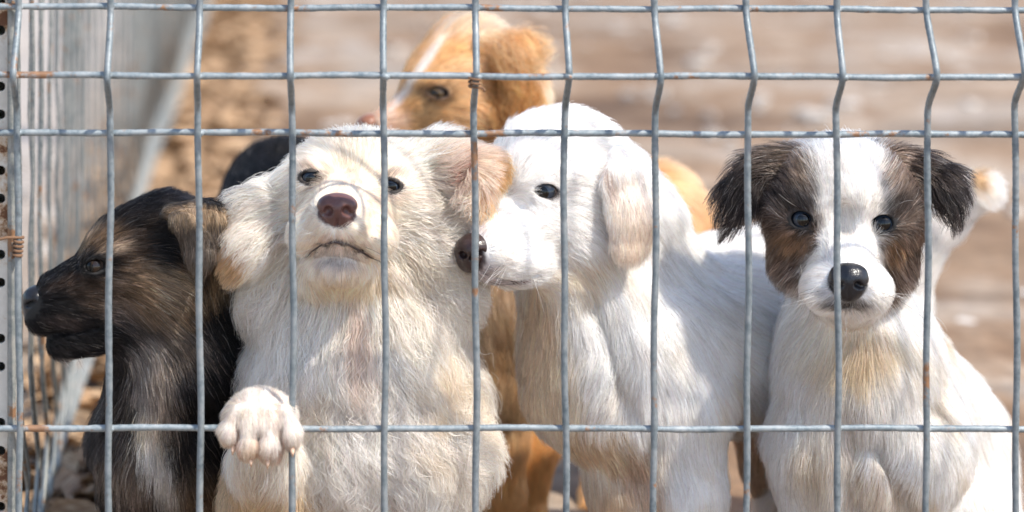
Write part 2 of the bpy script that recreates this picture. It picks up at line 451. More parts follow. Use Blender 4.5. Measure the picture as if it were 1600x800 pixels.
    def mesh(s):
        f = s.f
        nx, ny, nz = f.shape
        crs = np.zeros((nx-1, ny-1, nz-1), np.uint8); acc = np.zeros((nx-1, ny-1, nz-1, 3), np.float32)
        A = s.ax
        for axis in range(3):
            sl0 = [slice(None)]*3; sl1 = [slice(None)]*3
            sl0[axis] = slice(0, -1); sl1[axis] = slice(1, None)
            a, b = f[tuple(sl0)], f[tuple(sl1)]
            cr = (a < 0) != (b < 0)
            I = np.argwhere(cr)
            if len(I) == 0: continue
            av = a[cr]; bv = b[cr]; t = av/(av-bv)
            pos = np.stack([A[i][I[:, i]] for i in range(3)], 1).astype(np.float32)
            nxt = A[axis][I[:, axis]+1]
            pos[:, axis] += (t*(nxt-A[axis][I[:, axis]])).astype(np.float32)
            o1, o2 = [i for i in range(3) if i != axis]
            for da in (0, -1):
                for db in (0, -1):
                    J = I.copy(); J[:, o1] += da; J[:, o2] += db
                    ok = (J >= 0).all(1) & (J[:, 0] < nx-1) & (J[:, 1] < ny-1) & (J[:, 2] < nz-1)
                    Jk = J[ok]; np.add.at(crs, tuple(Jk.T), 1); np.add.at(acc, tuple(Jk.T), pos[ok])
        has = crs > 0; vid = np.full(has.shape, -1, np.int64); vid[has] = np.arange(has.sum())
        V = acc[has]/crs[has][:, None]
        Q = []
        for axis in range(3):
            sl0 = [slice(None)]*3; sl1 = [slice(None)]*3
            sl0[axis] = slice(0, -1); sl1[axis] = slice(1, None)
            a, b = f[tuple(sl0)], f[tuple(sl1)]
            I = np.argwhere((a < 0) != (b < 0)); o1, o2 = [(1, 2), (2, 0), (0, 1)][axis]
            ok = (I[:, o1] > 0) & (I[:, o2] > 0) & (I[:, o1] < f.shape[o1]-1) & (I[:, o2] < f.shape[o2]-1); I = I[ok]
            inside0 = f[tuple(I.T)] < 0
            def at(d1, d2):
                J = I.copy(); J[:, o1] += d1; J[:, o2] += d2; return vid[tuple(J.T)]
            q = np.stack([at(-1, -1), at(0, -1), at(0, 0), at(-1, 0)], 1)
            q[~inside0] = q[~inside0][:, ::-1]
            Q.append(q)
        Q = np.concatenate(Q); Q = Q[(Q >= 0).all(1)]
        return V.astype(np.float64), Q

def paint(F_, layers, base, p, jit=1.0):
    """markings and some painted shade: soft-edged patches in the coat, each placed in space on the body"""
    col = np.tile(np.array(base, float), (len(p), 1))
    n1 = vnoise(p, .006, 11)*.5+vnoise(p, .0022, 12)*.5
    for L in layers:
        c, r, color, soft = L[:4]; rot = L[4] if len(L) > 4 else 0
        op = L[5] if len(L) > 5 else 1.0
        q = (p-F_.pt(c))/F_.s
        x, y, w_ = q[:, 0], -q[:, 2], q[:, 1]
        ca, sa = math.cos(R(rot)), math.sin(R(rot))
        x, y = x*ca+y*sa, -x*sa+y*ca
        d = np.sqrt((x/r[0])**2+(y/r[1])**2+(w_/r[2])**2)+n1*.22*jit*min(1, soft*3)
        m_ = np.clip((1+soft*.5-d)/soft, 0, 1); m_ = (m_*m_*(3-2*m_)*op)[:, None]
        col = col*(1-m_)+np.array(color, float)*m_
    return col

# fur and skin materials
def fur_material():
    m = bpy.data.materials.new('puppy_fur'); m.use_nodes = True; nt = m.node_tree; nt.nodes.clear()
    out = N(nt, 'ShaderNodeOutputMaterial'); h = N(nt, 'ShaderNodeBsdfHairPrincipled')
    h.parametrization = 'COLOR'
    a = N(nt, 'ShaderNodeAttribute'); a.attribute_name = 'fur_colour'
    nt.links.new(a.outputs['Color'], h.inputs['Color'])
    for k, v in (('Roughness', .42), ('Radial Roughness', .75), ('Coat', 0.0), ('IOR', 1.45), ('Random Roughness', .2)):
        if k in h.inputs.keys(): h.inputs[k].default_value = v
    d = N(nt, 'ShaderNodeBsdfDiffuse'); nt.links.new(a.outputs['Color'], d.inputs['Color'])
    tr = N(nt, 'ShaderNodeBsdfTranslucent'); nt.links.new(a.outputs['Color'], tr.inputs['Color'])
    m1 = N(nt, 'ShaderNodeMixShader'); m1.inputs[0].default_value = .38
    nt.links.new(d.outputs[0], m1.inputs[1]); nt.links.new(tr.outputs[0], m1.inputs[2])
    m2 = N(nt, 'ShaderNodeMixShader'); m2.inputs[0].default_value = .45
    nt.links.new(m1.outputs[0], m2.inputs[1]); nt.links.new(h.outputs[0], m2.inputs[2])
    nt.links.new(m2.outputs[0], out.inputs['Surface'])
    return m
M_FUR = fur_material()
m, nt, b = mat('puppy_skin'); a = N(nt, 'ShaderNodeAttribute'); a.attribute_name = 'coat'
nt.links.new(a.outputs['Color'], b.inputs['Base Color']); b.inputs['Roughness'].default_value = .7
M_SKIN = m
def nose_mat(name, c1, c2):
    m, nt, b = mat(name); tc = N(nt, 'ShaderNodeTexCoord')
    v = N(nt, 'ShaderNodeTexVoronoi', Scale=900.0); nt.links.new(tc.outputs['Object'], v.inputs[0])
    n = N(nt, 'ShaderNodeTexNoise', Scale=220.0, Detail=4.0); nt.links.new(tc.outputs['Object'], n.inputs[0])
    nt.links.new(mixc(nt, n.outputs[0], c1, c2), b.inputs['Base Color'])
    b.inputs['Roughness'].default_value = .30; b.inputs['Specular IOR Level'].default_value = .4
    bp = N(nt, 'ShaderNodeBump', Strength=.3, Distance=.0004); nt.links.new(v.outputs['Distance'], bp.inputs['Height']); nt.links.new(bp.outputs[0], b.inputs['Normal'])
    return m
M_NBLACK = nose_mat('black_nose_leather', (.006, .006, .008), (.03, .03, .035))
M_NBROWN = nose_mat('liver_nose_leather', (.060, .026, .024), (.17, .082, .072))
M_NDARK = nose_mat('dark_liver_nose_leather', (.014, .008, .008), (.055, .032, .030))
M_NTAN = nose_mat('pale_liver_nose_leather', (.22, .09, .05), (.33, .15, .09))
def eye_mat(name, iris, iris2, pupil=.90):
    m, nt, b = mat(name); tc = N(nt, 'ShaderNodeTexCoord')
    nrm = N(nt, 'ShaderNodeVectorMath', operation='NORMALIZE'); nt.links.new(tc.outputs['Object'], nrm.inputs[0])
    sp = N(nt, 'ShaderNodeSeparateXYZ'); nt.links.new(nrm.outputs[0], sp.inputs[0])
    mul = N(nt, 'ShaderNodeMath', operation='MULTIPLY'); mul.inputs[1].default_value = -1; nt.links.new(sp.outputs[1], mul.inputs[0])
    c = ramp(nt, mul.outputs[0], [(.05, (.10, .07, .06)), (.25, (.02, .014, .012)), (.40, iris2), (.82, iris), (pupil, iris2), (pupil+.015, (.002, .002, .002))])
    nt.links.new(c, b.inputs['Base Color']); b.inputs['Roughness'].default_value = .6
    b.inputs['Coat Weight'].default_value = 1; b.inputs['Coat Roughness'].default_value = .015
    b.inputs['Specular IOR Level'].default_value = .0
    return m
M_EYEBLUE = eye_mat('slate_blue_eye', (.022, .032, .050), (.006, .008, .012), .84)
M_EYEBROWN = eye_mat('dark_brown_eye', (.022, .012, .007), (.006, .004, .003), .84)
M_EYEAMBER = eye_mat('amber_eye', (.085, .05, .018), (.03, .016, .008), .84)
m, nt, b = mat('claw_horn'); b.inputs['Base Color'].default_value = (.62, .40, .27, 1); b.inputs['Roughness'].default_value = .4
nn = N(nt, 'ShaderNodeTexNoise', Scale=300.0); nt.links.new(ramp(nt, nn.outputs[0], [(.3, (.5, .28, .18)), (.7, (.75, .55, .4))]), b.inputs['Base Color'])
M_CLAW = m

m, nt, b = mat('dark_lip_skin'); b.inputs['Base Color'].default_value = (.035, .022, .022, 1); b.inputs['Roughness'].default_value = .5
nn = N(nt, 'ShaderNodeTexNoise', Scale=500.0); nt.links.new(ramp(nt, nn.outputs[0], [(.3, (.02, .012, .012)), (.7, (.075, .05, .048))]), b.inputs['Base Color'])
M_LIP = m

CAMP = np.array([0, -DCAM, EYE])
def grow_fur(F_, V, Q, nrm, hints, layers, base, mask, nhair, parent, seed, rad=.00012, varc=.13, bare=(), npt=6, white=None, longer=1.0, lift=1.0):
    rng = np.random.default_rng(seed)
    T = np.concatenate([Q[:, [0, 1, 2]], Q[:, [0, 2, 3]]])
    a, b_, c = V[T[:, 0]], V[T[:, 1]], V[T[:, 2]]
    ctr = (a+b_+c)/3; ar = np.linalg.norm(np.cross(b_-a, c-a), axis=1)*.5
    fn = nrm[T].mean(1)
    vw = CAMP-ctr; vw /= np.linalg.norm(vw, axis=1)[:, None]
    face = (fn*vw).sum(1)
    py = (EYE-ctr[:, 2])*F/(DCAM+ctr[:, 1])+CY
    wt = ar*np.where(face > -.25, 1, .16)*np.where(py > 830, .12, 1)
    # hint interpolation
    hp = np.array([F_.pt(h[0]) for h in hints]); hd = np.array([(h[1][0], h[1][2], -h[1][1]) for h in hints], float)
    hd /= np.linalg.norm(hd, axis=1)[:, None]
    hl = np.array([h[2]*(longer if h[2] > 7.5 else 1.15) for h in hints])*.001; hf = np.array([(h[3] if len(h) > 3 else .35)*(lift if h[2] > 7.5 else 1) for h in hints]); hc = np.array([h[4] if len(h) > 4 else .35 for h in hints])
    hw = np.array([h[5] if len(h) > 5 else 0. for h in hints])
    def interp(p):
        d = np.zeros((len(p), 3)); l = np.zeros(len(p)); lf = l.copy(); cl = l.copy(); wv = l.copy()
        for s0 in range(0, len(p), 40000):
            q = p[s0:s0+40000]; D = ((q[:, None]-hp[None])**2).sum(-1)+.006**2
            W = 1/D**2.2; W /= W.sum(1, keepdims=True)
            d[s0:s0+40000] = W@hd; l[s0:s0+40000] = W@hl; lf[s0:s0+40000] = W@hf; cl[s0:s0+40000] = W@hc; wv[s0:s0+40000] = W@hw
        return d, l, lf, cl, wv
    _, lc, _, _, _ = interp(ctr)
    wt = wt*np.clip((.010/np.maximum(lc, .003))**.55, .35, 2.0)
    pr = wt/wt.sum()
    ti = rng.choice(len(T), nhair, p=pr)
    u, v = rng.random(nhair), rng.random(nhair); fl = u+v > 1; u[fl] = 1-u[fl]; v[fl] = 1-v[fl]
    wq = np.stack([1-u-v, u, v], 1)[..., None]
    root = (V[T[ti]]*wq).sum(1); n = (nrm[T[ti]]*wq).sum(1); n /= np.linalg.norm(n, axis=1)[:, None]
    ok = np.ones(nhair, bool)
    for (q, r) in mask:
        dd = (root-F_.pt(q))/F_.s
        rr = r if hasattr(r, '__len__') else (r, r, r)
        ok &= ((dd[:, 0]/rr[0])**2+(dd[:, 2]/rr[1])**2+(dd[:, 1]/rr[2])**2) > 1
    root, n = root[ok], n[ok]; nh = len(root)
    d, L, lf, cl, wv = interp(root)
    # gentle swirl of the lie of the coat
    d += np.stack([vnoise(root, .022, 21+k) for k in range(3)], 1)*.20
    d += np.stack([vnoise(root, .007, 31+k) for k in range(3)], 1)*.13
    d += rng.normal(size=d.shape)*.10
    tn = d-n*(d*n).sum(1)[:, None]; tn /= np.linalg.norm(tn, axis=1)[:, None]+1e-9
    L = L*rng.uniform(.62, 1.12, nh)*(1+.18*vnoise(root, .012, 41))
    fly = rng.random(nh) < np.where(L > .016, .05, .03); L[fly] *= 1.3
    lf = np.clip(lf*rng.uniform(.6, 1.4, nh), .03, 1.5); lf[fly] *= 1.7
    t = np.linspace(0, 1, npt)[None, :, None]
    side = np.cross(tn, n)
    ang = np.clip(lf, 0, 1.35)[:, None, None]
    lockv = None
    pts = root[:, None]+L[:, None, None]*(tn[:, None]*(t*np.cos(ang)+.18*t*t)+n[:, None]*(np.sin(ang)*(t-.48*t*t)))
    pts += (L*.10)[:, None, None]*(rng.normal(size=(nh, 1, 1))*side[:, None]+rng.normal(size=(nh, 1, 1))*n[:, None]*.4)*t**2
    # clumps
    cs = np.clip(L*.17, .0012, .0045)
    key0 = np.floor((root+rng.normal(size=root.shape)*cs[:, None]*.25)/.0026).astype(np.int64)
    key1 = np.floor((root+rng.normal(size=root.shape)*cs[:, None]*.25)/.0058).astype(np.int64)
    key2 = np.floor((root+rng.normal(size=root.shape)*.0018)/.0095).astype(np.int64)
    for lv, (key, amt) in enumerate(((key2, .60), (key1, .50), (key0, .75))):
        hsh = key[:, 0]*1000003+key[:, 1]*10007+key[:, 2]*101
        _, inv = np.unique(hsh, return_inverse=True); K = inv.max()+1
        cnt = np.bincount(inv, minlength=K)
        lockv = rng.normal(size=K)[inv]
        cen = np.stack([np.stack([np.bincount(inv, pts[:, k, j], K)/cnt for j in range(3)], 1) for k in range(npt)], 1)
        ph = rng.uniform(0, 6.28, K)[inv]
        f_ = (cl*amt*(np.clip((L-.012)/.008, 0, 1) if lv == 0 else 1))[:, None, None]*(np.linspace(0, 1, npt)[None, :, None]**1.2)
        pts = pts*(1-f_)+cen[inv]*f_
        # waves that a lock shares
        tt = np.linspace(0, 1, npt)[None, :]
        wav = (wv*L)[:, None]*(.17, .08, .04)[lv]*tt**.7*np.sin(tt*2*math.pi*(1.1+.5*np.sin(ph))[:, None]*np.clip(L/.020, .6, 1.6)[:, None]+ph[:, None])
        pts += wav[..., None]*(side[:, None]+(.5*n[:, None] if lv else 0))
    col = paint(F_, layers, base, root+rng.normal(size=root.shape)*np.clip(L*.14, .0004, .0022)[:, None])
    lum = 1+varc*rng.normal(size=(nh, 1))*.6+.10*vnoise(root, .010, 51)[:, None]
    dk = np.clip(1.15-col.max(1)*1.1, .26, 1)        # coloured hair varies more than white hair does
    col = np.clip(col*lum*(1+.03*rng.normal(size=(nh, 3)))*np.exp((lockv*.55*dk+.30*dk*rng.normal(size=nh)))[:, None], .003, .965)
    dirt = np.clip(vnoise(root, .030, 61)*.8+vnoise(root, .011, 62)*.6-.05, 0, 1)[:, None]*np.clip((root[:, 2:3]*-1+.30)/.12, .15, 1)
    col = col*(1-dirt*np.array([.14, .26, .42]))
    if white is not None:   # odd pale hairs in dark fur
        z = rng.random(nh) < white[0]; col[z] = col[z]*.35+np.array(white[1])*.65
    hc_ = bpy.data.hair_curves.new('fur'); hc_.add_curves([npt]*nh)
    hc_.attributes['position'].data.foreach_set('vector', pts.astype(np.float32).ravel())
    ra = hc_.attributes.new('radius', 'FLOAT', 'POINT')
    rr = (rad*np.linspace(1, .28, npt)[None]*rng.uniform(.8, 1.25, (nh, 1))*np.clip(L/.012, .75, 1.25)[:, None]).astype(np.float32)
    ra.data.foreach_set('value', rr.ravel())
    ca = hc_.attributes.new('fur_colour', 'FLOAT_COLOR', 'CURVE')
    ca.data.foreach_set('color', np.concatenate([col, np.ones((nh, 1))], 1).astype(np.float32).ravel())
    hc_.materials.append(M_FUR)
    o = bpy.data.objects.new('fur', hc_); C.objects.link(o); keep(o, parent)
    return o

def grow_whiskers(F_, root, spots, seed):
    rng = np.random.default_rng(seed); P_ = []
    for (q, d, ln, n) in spots:
        for _ in range(n):
            x, y = q[0]+rng.normal()*9, q[1]+rng.normal()*7
            a = F_.pt((x, y, F_.surf(x, y)+2)); v = np.array([d[0], d[2], -d[1]])+rng.normal(size=3)*.22; v /= np.linalg.norm(v)
            L = ln*.001*rng.uniform(.6, 1.1); g = rng.uniform(-.25, .35)
            P_.append([a+v*L*t+np.array([0, 0, -g*L*t*t]) for t in np.linspace(0, 1, 6)])
    h = bpy.data.hair_curves.new('whisker'); h.add_curves([6]*len(P_))
    h.attributes['position'].data.foreach_set('vector', np.array(P_, np.float32).ravel())
    h.attributes.new('radius', 'FLOAT', 'POINT').data.foreach_set('value', np.tile(np.linspace(.00011, .00003, 6), len(P_)).astype(np.float32))
    c = h.attributes.new('fur_colour', 'FLOAT_COLOR', 'CURVE'); k = rng.random(len(P_)) < .3
    cc = np.where(k[:, None], np.array([[.05, .035, .03, 1]]), np.array([[.85, .82, .78, 1]]))
    c.data.foreach_set('color', cc.astype(np.float32).ravel()); h.materials.append(M_FUR)
    o = bpy.data.objects.new('whiskers', h); C.objects.link(o); keep(o, root)

def finish_dog(F_, root, hints, layers, base, mask, nhair, seed, skin_layers=(), whiskers=(), **kw):
    F_.rough()
    if whiskers: grow_whiskers(F_, root, whiskers, seed+100)
    V, Q = F_.mesh()
    me = bpy.data.meshes.new('body'); me.from_pydata(V.tolist(), [], Q.tolist())
    me.polygons.foreach_set('use_smooth', [True]*len(me.polygons)); me.materials.append(M_SKIN)
    nn = np.zeros(len(V)*3); me.vertices.foreach_get('normal', nn); nn = nn.reshape(-1, 3)
    # make sure normals point out
    g = F_.sample(V+nn*.002)-F_.sample(V-nn*.002)
    if np.mean(g) < 0:
        me.flip_normals(); nn = -nn
    col = paint(F_, list(layers)+list(skin_layers), base, V)
    ca = me.attributes.new('coat', 'FLOAT_COLOR', 'POINT')
    ca.data.foreach_set('color', np.concatenate([col*.92, np.ones((len(V), 1))], 1).astype(np.float32).ravel())
    o = bpy.data.objects.new('body', me); C.objects.link(o); keep(o, root)
    grow_fur(F_, V, Q, nn, hints, layers, base, mask, nhair, root, seed, **kw)

def add_eye(F_, root, x, y, r, m, gaze=(0, 0, -1), sink=.80, almond=(1.05, .72), rot=0, socket=True, w=None):
    """eyeball set into a carved almond opening with lids"""
    if w is None: w = F_.surf(x, y)
    wc = w+r*sink
    if socket:
        F_.ball((x, y, wc, r*1.26), k=9, op='add')           # lid skin wrapped over the ball
        F_.ell((x, y, wc-r*1.05), (r*almond[0], r*almond[1], r*1.3), (0, 0, rot), k=2.0, op='sub')
    p = F_.pt((x, y, wc))
    bm = bmesh.new(); bmesh.ops.create_uvsphere(bm, u_segments=40, v_segments=24, radius=r*F_.s*1.02)
    me = bpy.data.meshes.new('eye'); bm.to_mesh(me); bm.free()
    me.polygons.foreach_set('use_smooth', [True]*len(me.polygons)); me.materials.append(m)
    o = bpy.data.objects.new('eye', me); C.objects.link(o); o.location = p
    g = Vector((gaze[0], gaze[2], -gaze[1])).normalized()
    o.rotation_euler = (-g).to_track_quat('Y', 'Z').to_euler()
    o.parent = root; o.matrix_parent_inverse = Matrix.Translation(-Vector(root.location))
    return (x, y, w)

def add_nose(F_, root, build, m, box):
    """nose leather: its own small distance field"""
    lo, hi = box
    G = Field.__new__(Field); G.Y0 = F_.Y0; G.s = F_.s
    h = .00075
    G.ax = [np.arange(lo[i], hi[i], h) for i in range(3)]; G.f = np.full([len(a) for a in G.ax], .2, np.float32)
    build(G)
    V, Q = G.mesh()
    o = mesh_obj('nose', V, Q.tolist(), m); keep(o, root)
    me = o.data; nn = np.zeros(len(V)*3); me.vertices.foreach_get('normal', nn); nn = nn.reshape(-1, 3)
    if np.mean(G.sample(V+nn*.001)-G.sample(V-nn*.001)) < 0: me.flip_normals()
    return o
def nbox(F_, x0, x1, y0, y1, w0, w1):
    a = F_.pt((x0, y1, w0)); b_ = F_.pt((x1, y0, w1)); c = F_.pt((x0, y1, w1)); d = F_.pt((x1, y0, w0))
    A = np.stack([a, b_, c, d]); return A.min(0), A.max(0)
def grid_box(Y0, x0, x1, y0, y1, w0, w1):
    s = (DCAM+Y0)/F
    A = np.array([P(x, y, Y0+w_*s) for x in (x0, x1) for y in (y0, y1) for w_ in (w0, w1)])
    return A.min(0), A.max(0)
def legs(F_, pts, k=20):
    for a, b_ in zip(pts[:-1], pts[1:]): F_.cone(a, b_, k)
def ground_y(Y0, w_):
    d = DCAM+Y0+w_*(DCAM+Y0)/F
    return EYE*F/d+CY
def foot(F_, x, w_, r=34):
    """a paw flat on the ground with four toes"""
    s = F_.s; d = DCAM+F_.Y0+w_*s
    gy = lambda ww, h: (EYE-h*s)*F/(DCAM+F_.Y0+ww*s)+CY
    F_.ell((x, gy(w_, r*.75), w_), (r*.95, r*.75, r*1.1), k=14)
    for i, q in enumerate((-.62, -.22, .22, .62)):
        ww = w_-r*(.95 if abs(q) < .4 else .7)
        F_.ell((x+q*r*1.15, gy(ww, r*.42), ww), (r*.34, r*.42, r*.5), k=6)
    return gy(w_, r)

WHITE = (.91, .87, .83); CREAM = (.86, .72, .55)
FURN = 1.0

# ------------------------------------------------------------------ brown and white puppy looking straight out
def puppy_brown_white():
    Y0 = .085
    lo, hi = grid_box(Y0, 1060, 1640, 175, 1010, -130, 760); lo[2] = -.004
    fl, fh = grid_box(Y0, 1180, 1450, 225, 510, -130, 60)
    G = Field(Y0, lo, hi, fl, fh)
    root = empty('puppy', G.pt((1340, 700, 150))*np.array([1, 1, 0]))
    tag(root, 'white puppy with brown patches round both eyes and shaggy dark ears, facing us', 'puppy', 'puppies behind the fence')
    # head
    G.nose = (1326, 440, -100)
    G.ell((1318, 300, 78), (106, 86, 108), k=20)
    G.ell((1255, 335, 10), (58, 58, 50), k=30); G.ell((1384, 340, 12), (56, 58, 50), k=30)      # brow and orbit
    G.ell((1252, 400, 30), (46, 58, 52), k=35); G.ell((1386, 405, 30), (44, 56, 52), k=35)      # cheeks
    G.ell((1318, 285, 0), (70, 60, 45), k=40)                                                  # forehead
    G.cone((1322, 360, 18, 46), (1324, 440, -72, 42), 28)                                       # bridge
    G.ell((1292, 452, -60), (38, 38, 40), k=20); G.ell((1357, 453, -60), (37, 38, 40), k=20)    # lips
    G.ell((1325, 480, -48), (34, 18, 34), k=12)                                                 # chin
    G.ell((1325, 470, 0), (52, 34, 50), k=25)
    # neck, chest, body, haunches
    G.cone((1322, 410, 100, 82), (1335, 560, 120, 108), 40)
    G.cone((1335, 560, 120, 110), (1340, 690, 140, 122), 40)
    G.ell((1300, 700, 115), (98, 120, 90), k=40); G.ell((1400, 700, 130), (110, 130, 95), k=40)
    G.cone((1370, 560, 170, 95), (1440, 700, 380, 145), 50)
    G.ell((1468, 800, 330), (120, 160, 170), (0, 0, -12), k=40)
    G.ell((1270, 820, 400), (85, 110, 120), k=40)
    for x, w_ in ((1268, 95), (1398, 105)):
        gy = foot(G, x, w_-16, 34)
        legs(G, [(x+4, 720, w_+20, 60), (x, 860, w_, 40), (x, gy-14, w_, 30)], 25)
    for x, w_ in ((1262, 330), (1490, 250)):
        gy = foot(G, x, w_-60, 34)
        legs(G, [(x, gy-45, w_+60, 42), (x, gy-22, w_, 30), (x, gy-20, w_-50, 28)], 25)
    # tail curled up behind
    legs(G, [(1430, 600, 540, 32), (1425, 480, 590, 26), (1438, 408, 590, 26), (1478, 354, 575, 25), (1533, 296, 560, 30)], 18)
    # ears: thin folded flaps
    fe = (-.35, -.35, -1, 2.6)
    G.cone((1230, 264, 52, 34), (1190, 268, 48, 32), 20, flat=fe); G.cone((1188, 274, 48, 28), (1162, 304, 38, 28), 10, flat=(-.5, -.1, -1, 2.8)); G.cone((1162, 304, 38, 28), (1152, 334, 30, 15), 8, flat=(-.4, 0, -1, 3))
    G.cone((1410, 264, 52, 34), (1440, 268, 48, 30), 20, flat=(.35, -.35, -1, 2.6)); G.cone((1446, 272, 48, 28), (1474, 294, 38, 30), 10, flat=(.5, -.1, -1, 2.8)); G.cone((1474, 288, 38, 30), (1486, 320, 30, 16), 8, flat=(.4, 0, -1, 3))
    # shoulder folds between chest and forelegs
    G.cone((1362, 676, 30, 7), (1428, 800, 34, 12), 34, op='sub'); G.cone((1276, 690, 20, 6), (1262, 820, 20, 10), 30, op='sub'); G.cone((1330, 640, 8, 3), (1336, 800, 30, 14), 34, op='sub')
    # stop between the eyes, mouth line
    G.cone((1320, 330, -36, 12), (1322, 375, -34, 8), 22, op='sub')
    w_ = G.surf(1325, 476)
    G.cone((1325, 470, w_-2, 2.5), (1325, 480, w_, 2.5), 3, op='sub')
    for s_ in (-1, 1): G.cone((1325, 479, w_+1, 3), (1325+s_*26, 484, G.surf(1325+s_*26, 484)+2, 2), 4, op='sub')
    e1 = add_eye(G, root, 1252, 343, 17.5, M_EYEBLUE, (.05, -.15, -1), almond=(1.0, .80), rot=8)
    e2 = add_eye(G, root, 1379, 349, 17.5, M_EYEBLUE, (-.02, -.15, -1), almond=(1.0, .80), rot=-6)
    wn = G.surf(1326, 440)
    def nose(g):
        g.ell((1326, 436, wn+8), (31, 22, 22), k=4); g.ell((1326, 452, wn+8), (22, 19, 18), k=12)
        g.ell((1326, 424, wn+12), (26, 12, 16), k=8)
        for s_ in (-1, 1):
            g.ell((1326+s_*14, 445, wn-10), (6, 5, 9), (0, 0, s_*20), k=4, op='sub')
            g.cone((1326+s_*17, 448, wn-8, 3), (1326+s_*29, 446, wn+4, 3), 4, op='sub')
        g.cone((1326, 448, wn-16, 1.6), (1326, 470, wn-6, 2.2), 3, op='sub')
    add_nose(G, root, nose, M_NBLACK, grid_box(Y0, 1285, 1367, 402, 480, wn-30, wn+45))
    BR, DK, TAN, DK2 = (.110, .074, .057), (.020, .015, .014), (.27, .155, .085), (.045, .032, .027)
    W = WHITE
    L = [
        ((1240, 258, 60), (98, 78, 130), BR, .45, -15), ((1410, 262, 60), (80, 75, 130), BR, .45, 15),
        ((1236, 350, 20), (58, 92, 90), BR, .4, 8), ((1404, 360, 20), (52, 86, 90), BR, .4, -10),
        ((1268, 425, 20), (26, 50, 70), BR, .5, -22), ((1380, 425, 20), (26, 48, 70), BR, .5, 16),
        ((1262, 260, 30), (42, 45, 70), (.27, .18, .125), .6, -30, .8), ((1384, 262, 30), (40, 45, 70), (.22, .145, .105), .6, 30, .8),
        ((1148, 305, 30), (50, 78, 95), DK, .45, 12), ((1480, 300, 30), (46, 78, 95), DK, .45, -12), ((1205, 228, 30), (40, 16, 60), (.17, .12, .09), .9, -10, .7),
        ((1205, 262, 55), (24, 50, 50), (.012, .009, .009), .7, 30, .8), ((1436, 268, 55), (22, 42, 50), (.015, .011, .010), .7, -30, .6),
        ((1240, 315, -10), (42, 18, 50), DK, .5, 8, .85), ((1395, 322, -10), (40, 18, 50), DK, .5, -8, .8),
        ((1238, 376, -10), (24, 19, 40), TAN, .9, 25, .8), ((1282, 330, -20), (12, 18, 25), TAN, .6, 0, .6),
        ((1390, 386, -10), (20, 26, 40), TAN, .9, -30, .8), ((1358, 340, -20), (10, 20, 25), TAN, .6, 0, .6),
        ((1284, 400, -10), (13, 38, 40), DK2, .6, 20, .8), ((1238, 425, 0), (20, 30, 40), (.10, .07, .06), .6, 0, .7), ((1412, 420, 0), (22, 34, 40), (.12, .08, .065), .6, 0, .7),
        ((1355, 300, -20), (16, 20, 30), (.05, .05, .055), .6, 30, .7), ((1285, 300, -20), (14, 18, 30), (.06, .05, .05), .6, -30, .6),
        # blaze, muzzle and crown are white again
        ((1321, 285, -30), (46, 110, 75), W, .4), ((1322, 235, 20), (54, 50, 110), W, .5), ((1322, 440, -60), (74, 62, 62), W, .16), ((1322, 385, -40), (42, 60, 50), W, .2),
        ((1252, 343, -22), (24, 16, 30), DK, .5, 8, .95), ((1379, 349, -22), (24, 16, 30), DK, .5, -6, .95),
        ((1308, 462, wn+2), (36, 14, 22), (.42, .41, .42), .9, 0, .6), ((1326, 478, wn+6), (40, 11, 26), (.05, .045, .05), .8, 0, .8),
        ((1532, 282, 530), (15, 22, 60), (.60, .40, .22), .6), ((1480, 330, 560), (14, 20, 60), (.72, .58, .42), .6),
        ((1325, 530, 60), (80, 40, 90), (.85, .75, .61), .9, 0, .7), ((1330, 700, 30), (22, 90, 60), (.80, .68, .55), .9, 0, .5),
        ((1380, 755, 30), (60, 30, 60), (.78, .62, .46), .9, 40, .6), ((1268, 730, 30), (34, 60, 60), (.80, .66, .50), .9, 0, .6),  # tan shading painted along the folds beside the forelegs
    ]
    skin = [((1252, 343, -22), (29, 22, 34), (.012, .010, .010), .2), ((1379, 349, -22), (29, 22, 34), (.012, .010, .010), .2),
            ((1326, 440, wn), (34, 28, 26), (.012, .011, .012), .25), ((1325, 481, wn+2), (28, 5, 30), (.01, .01, .01), .3)]
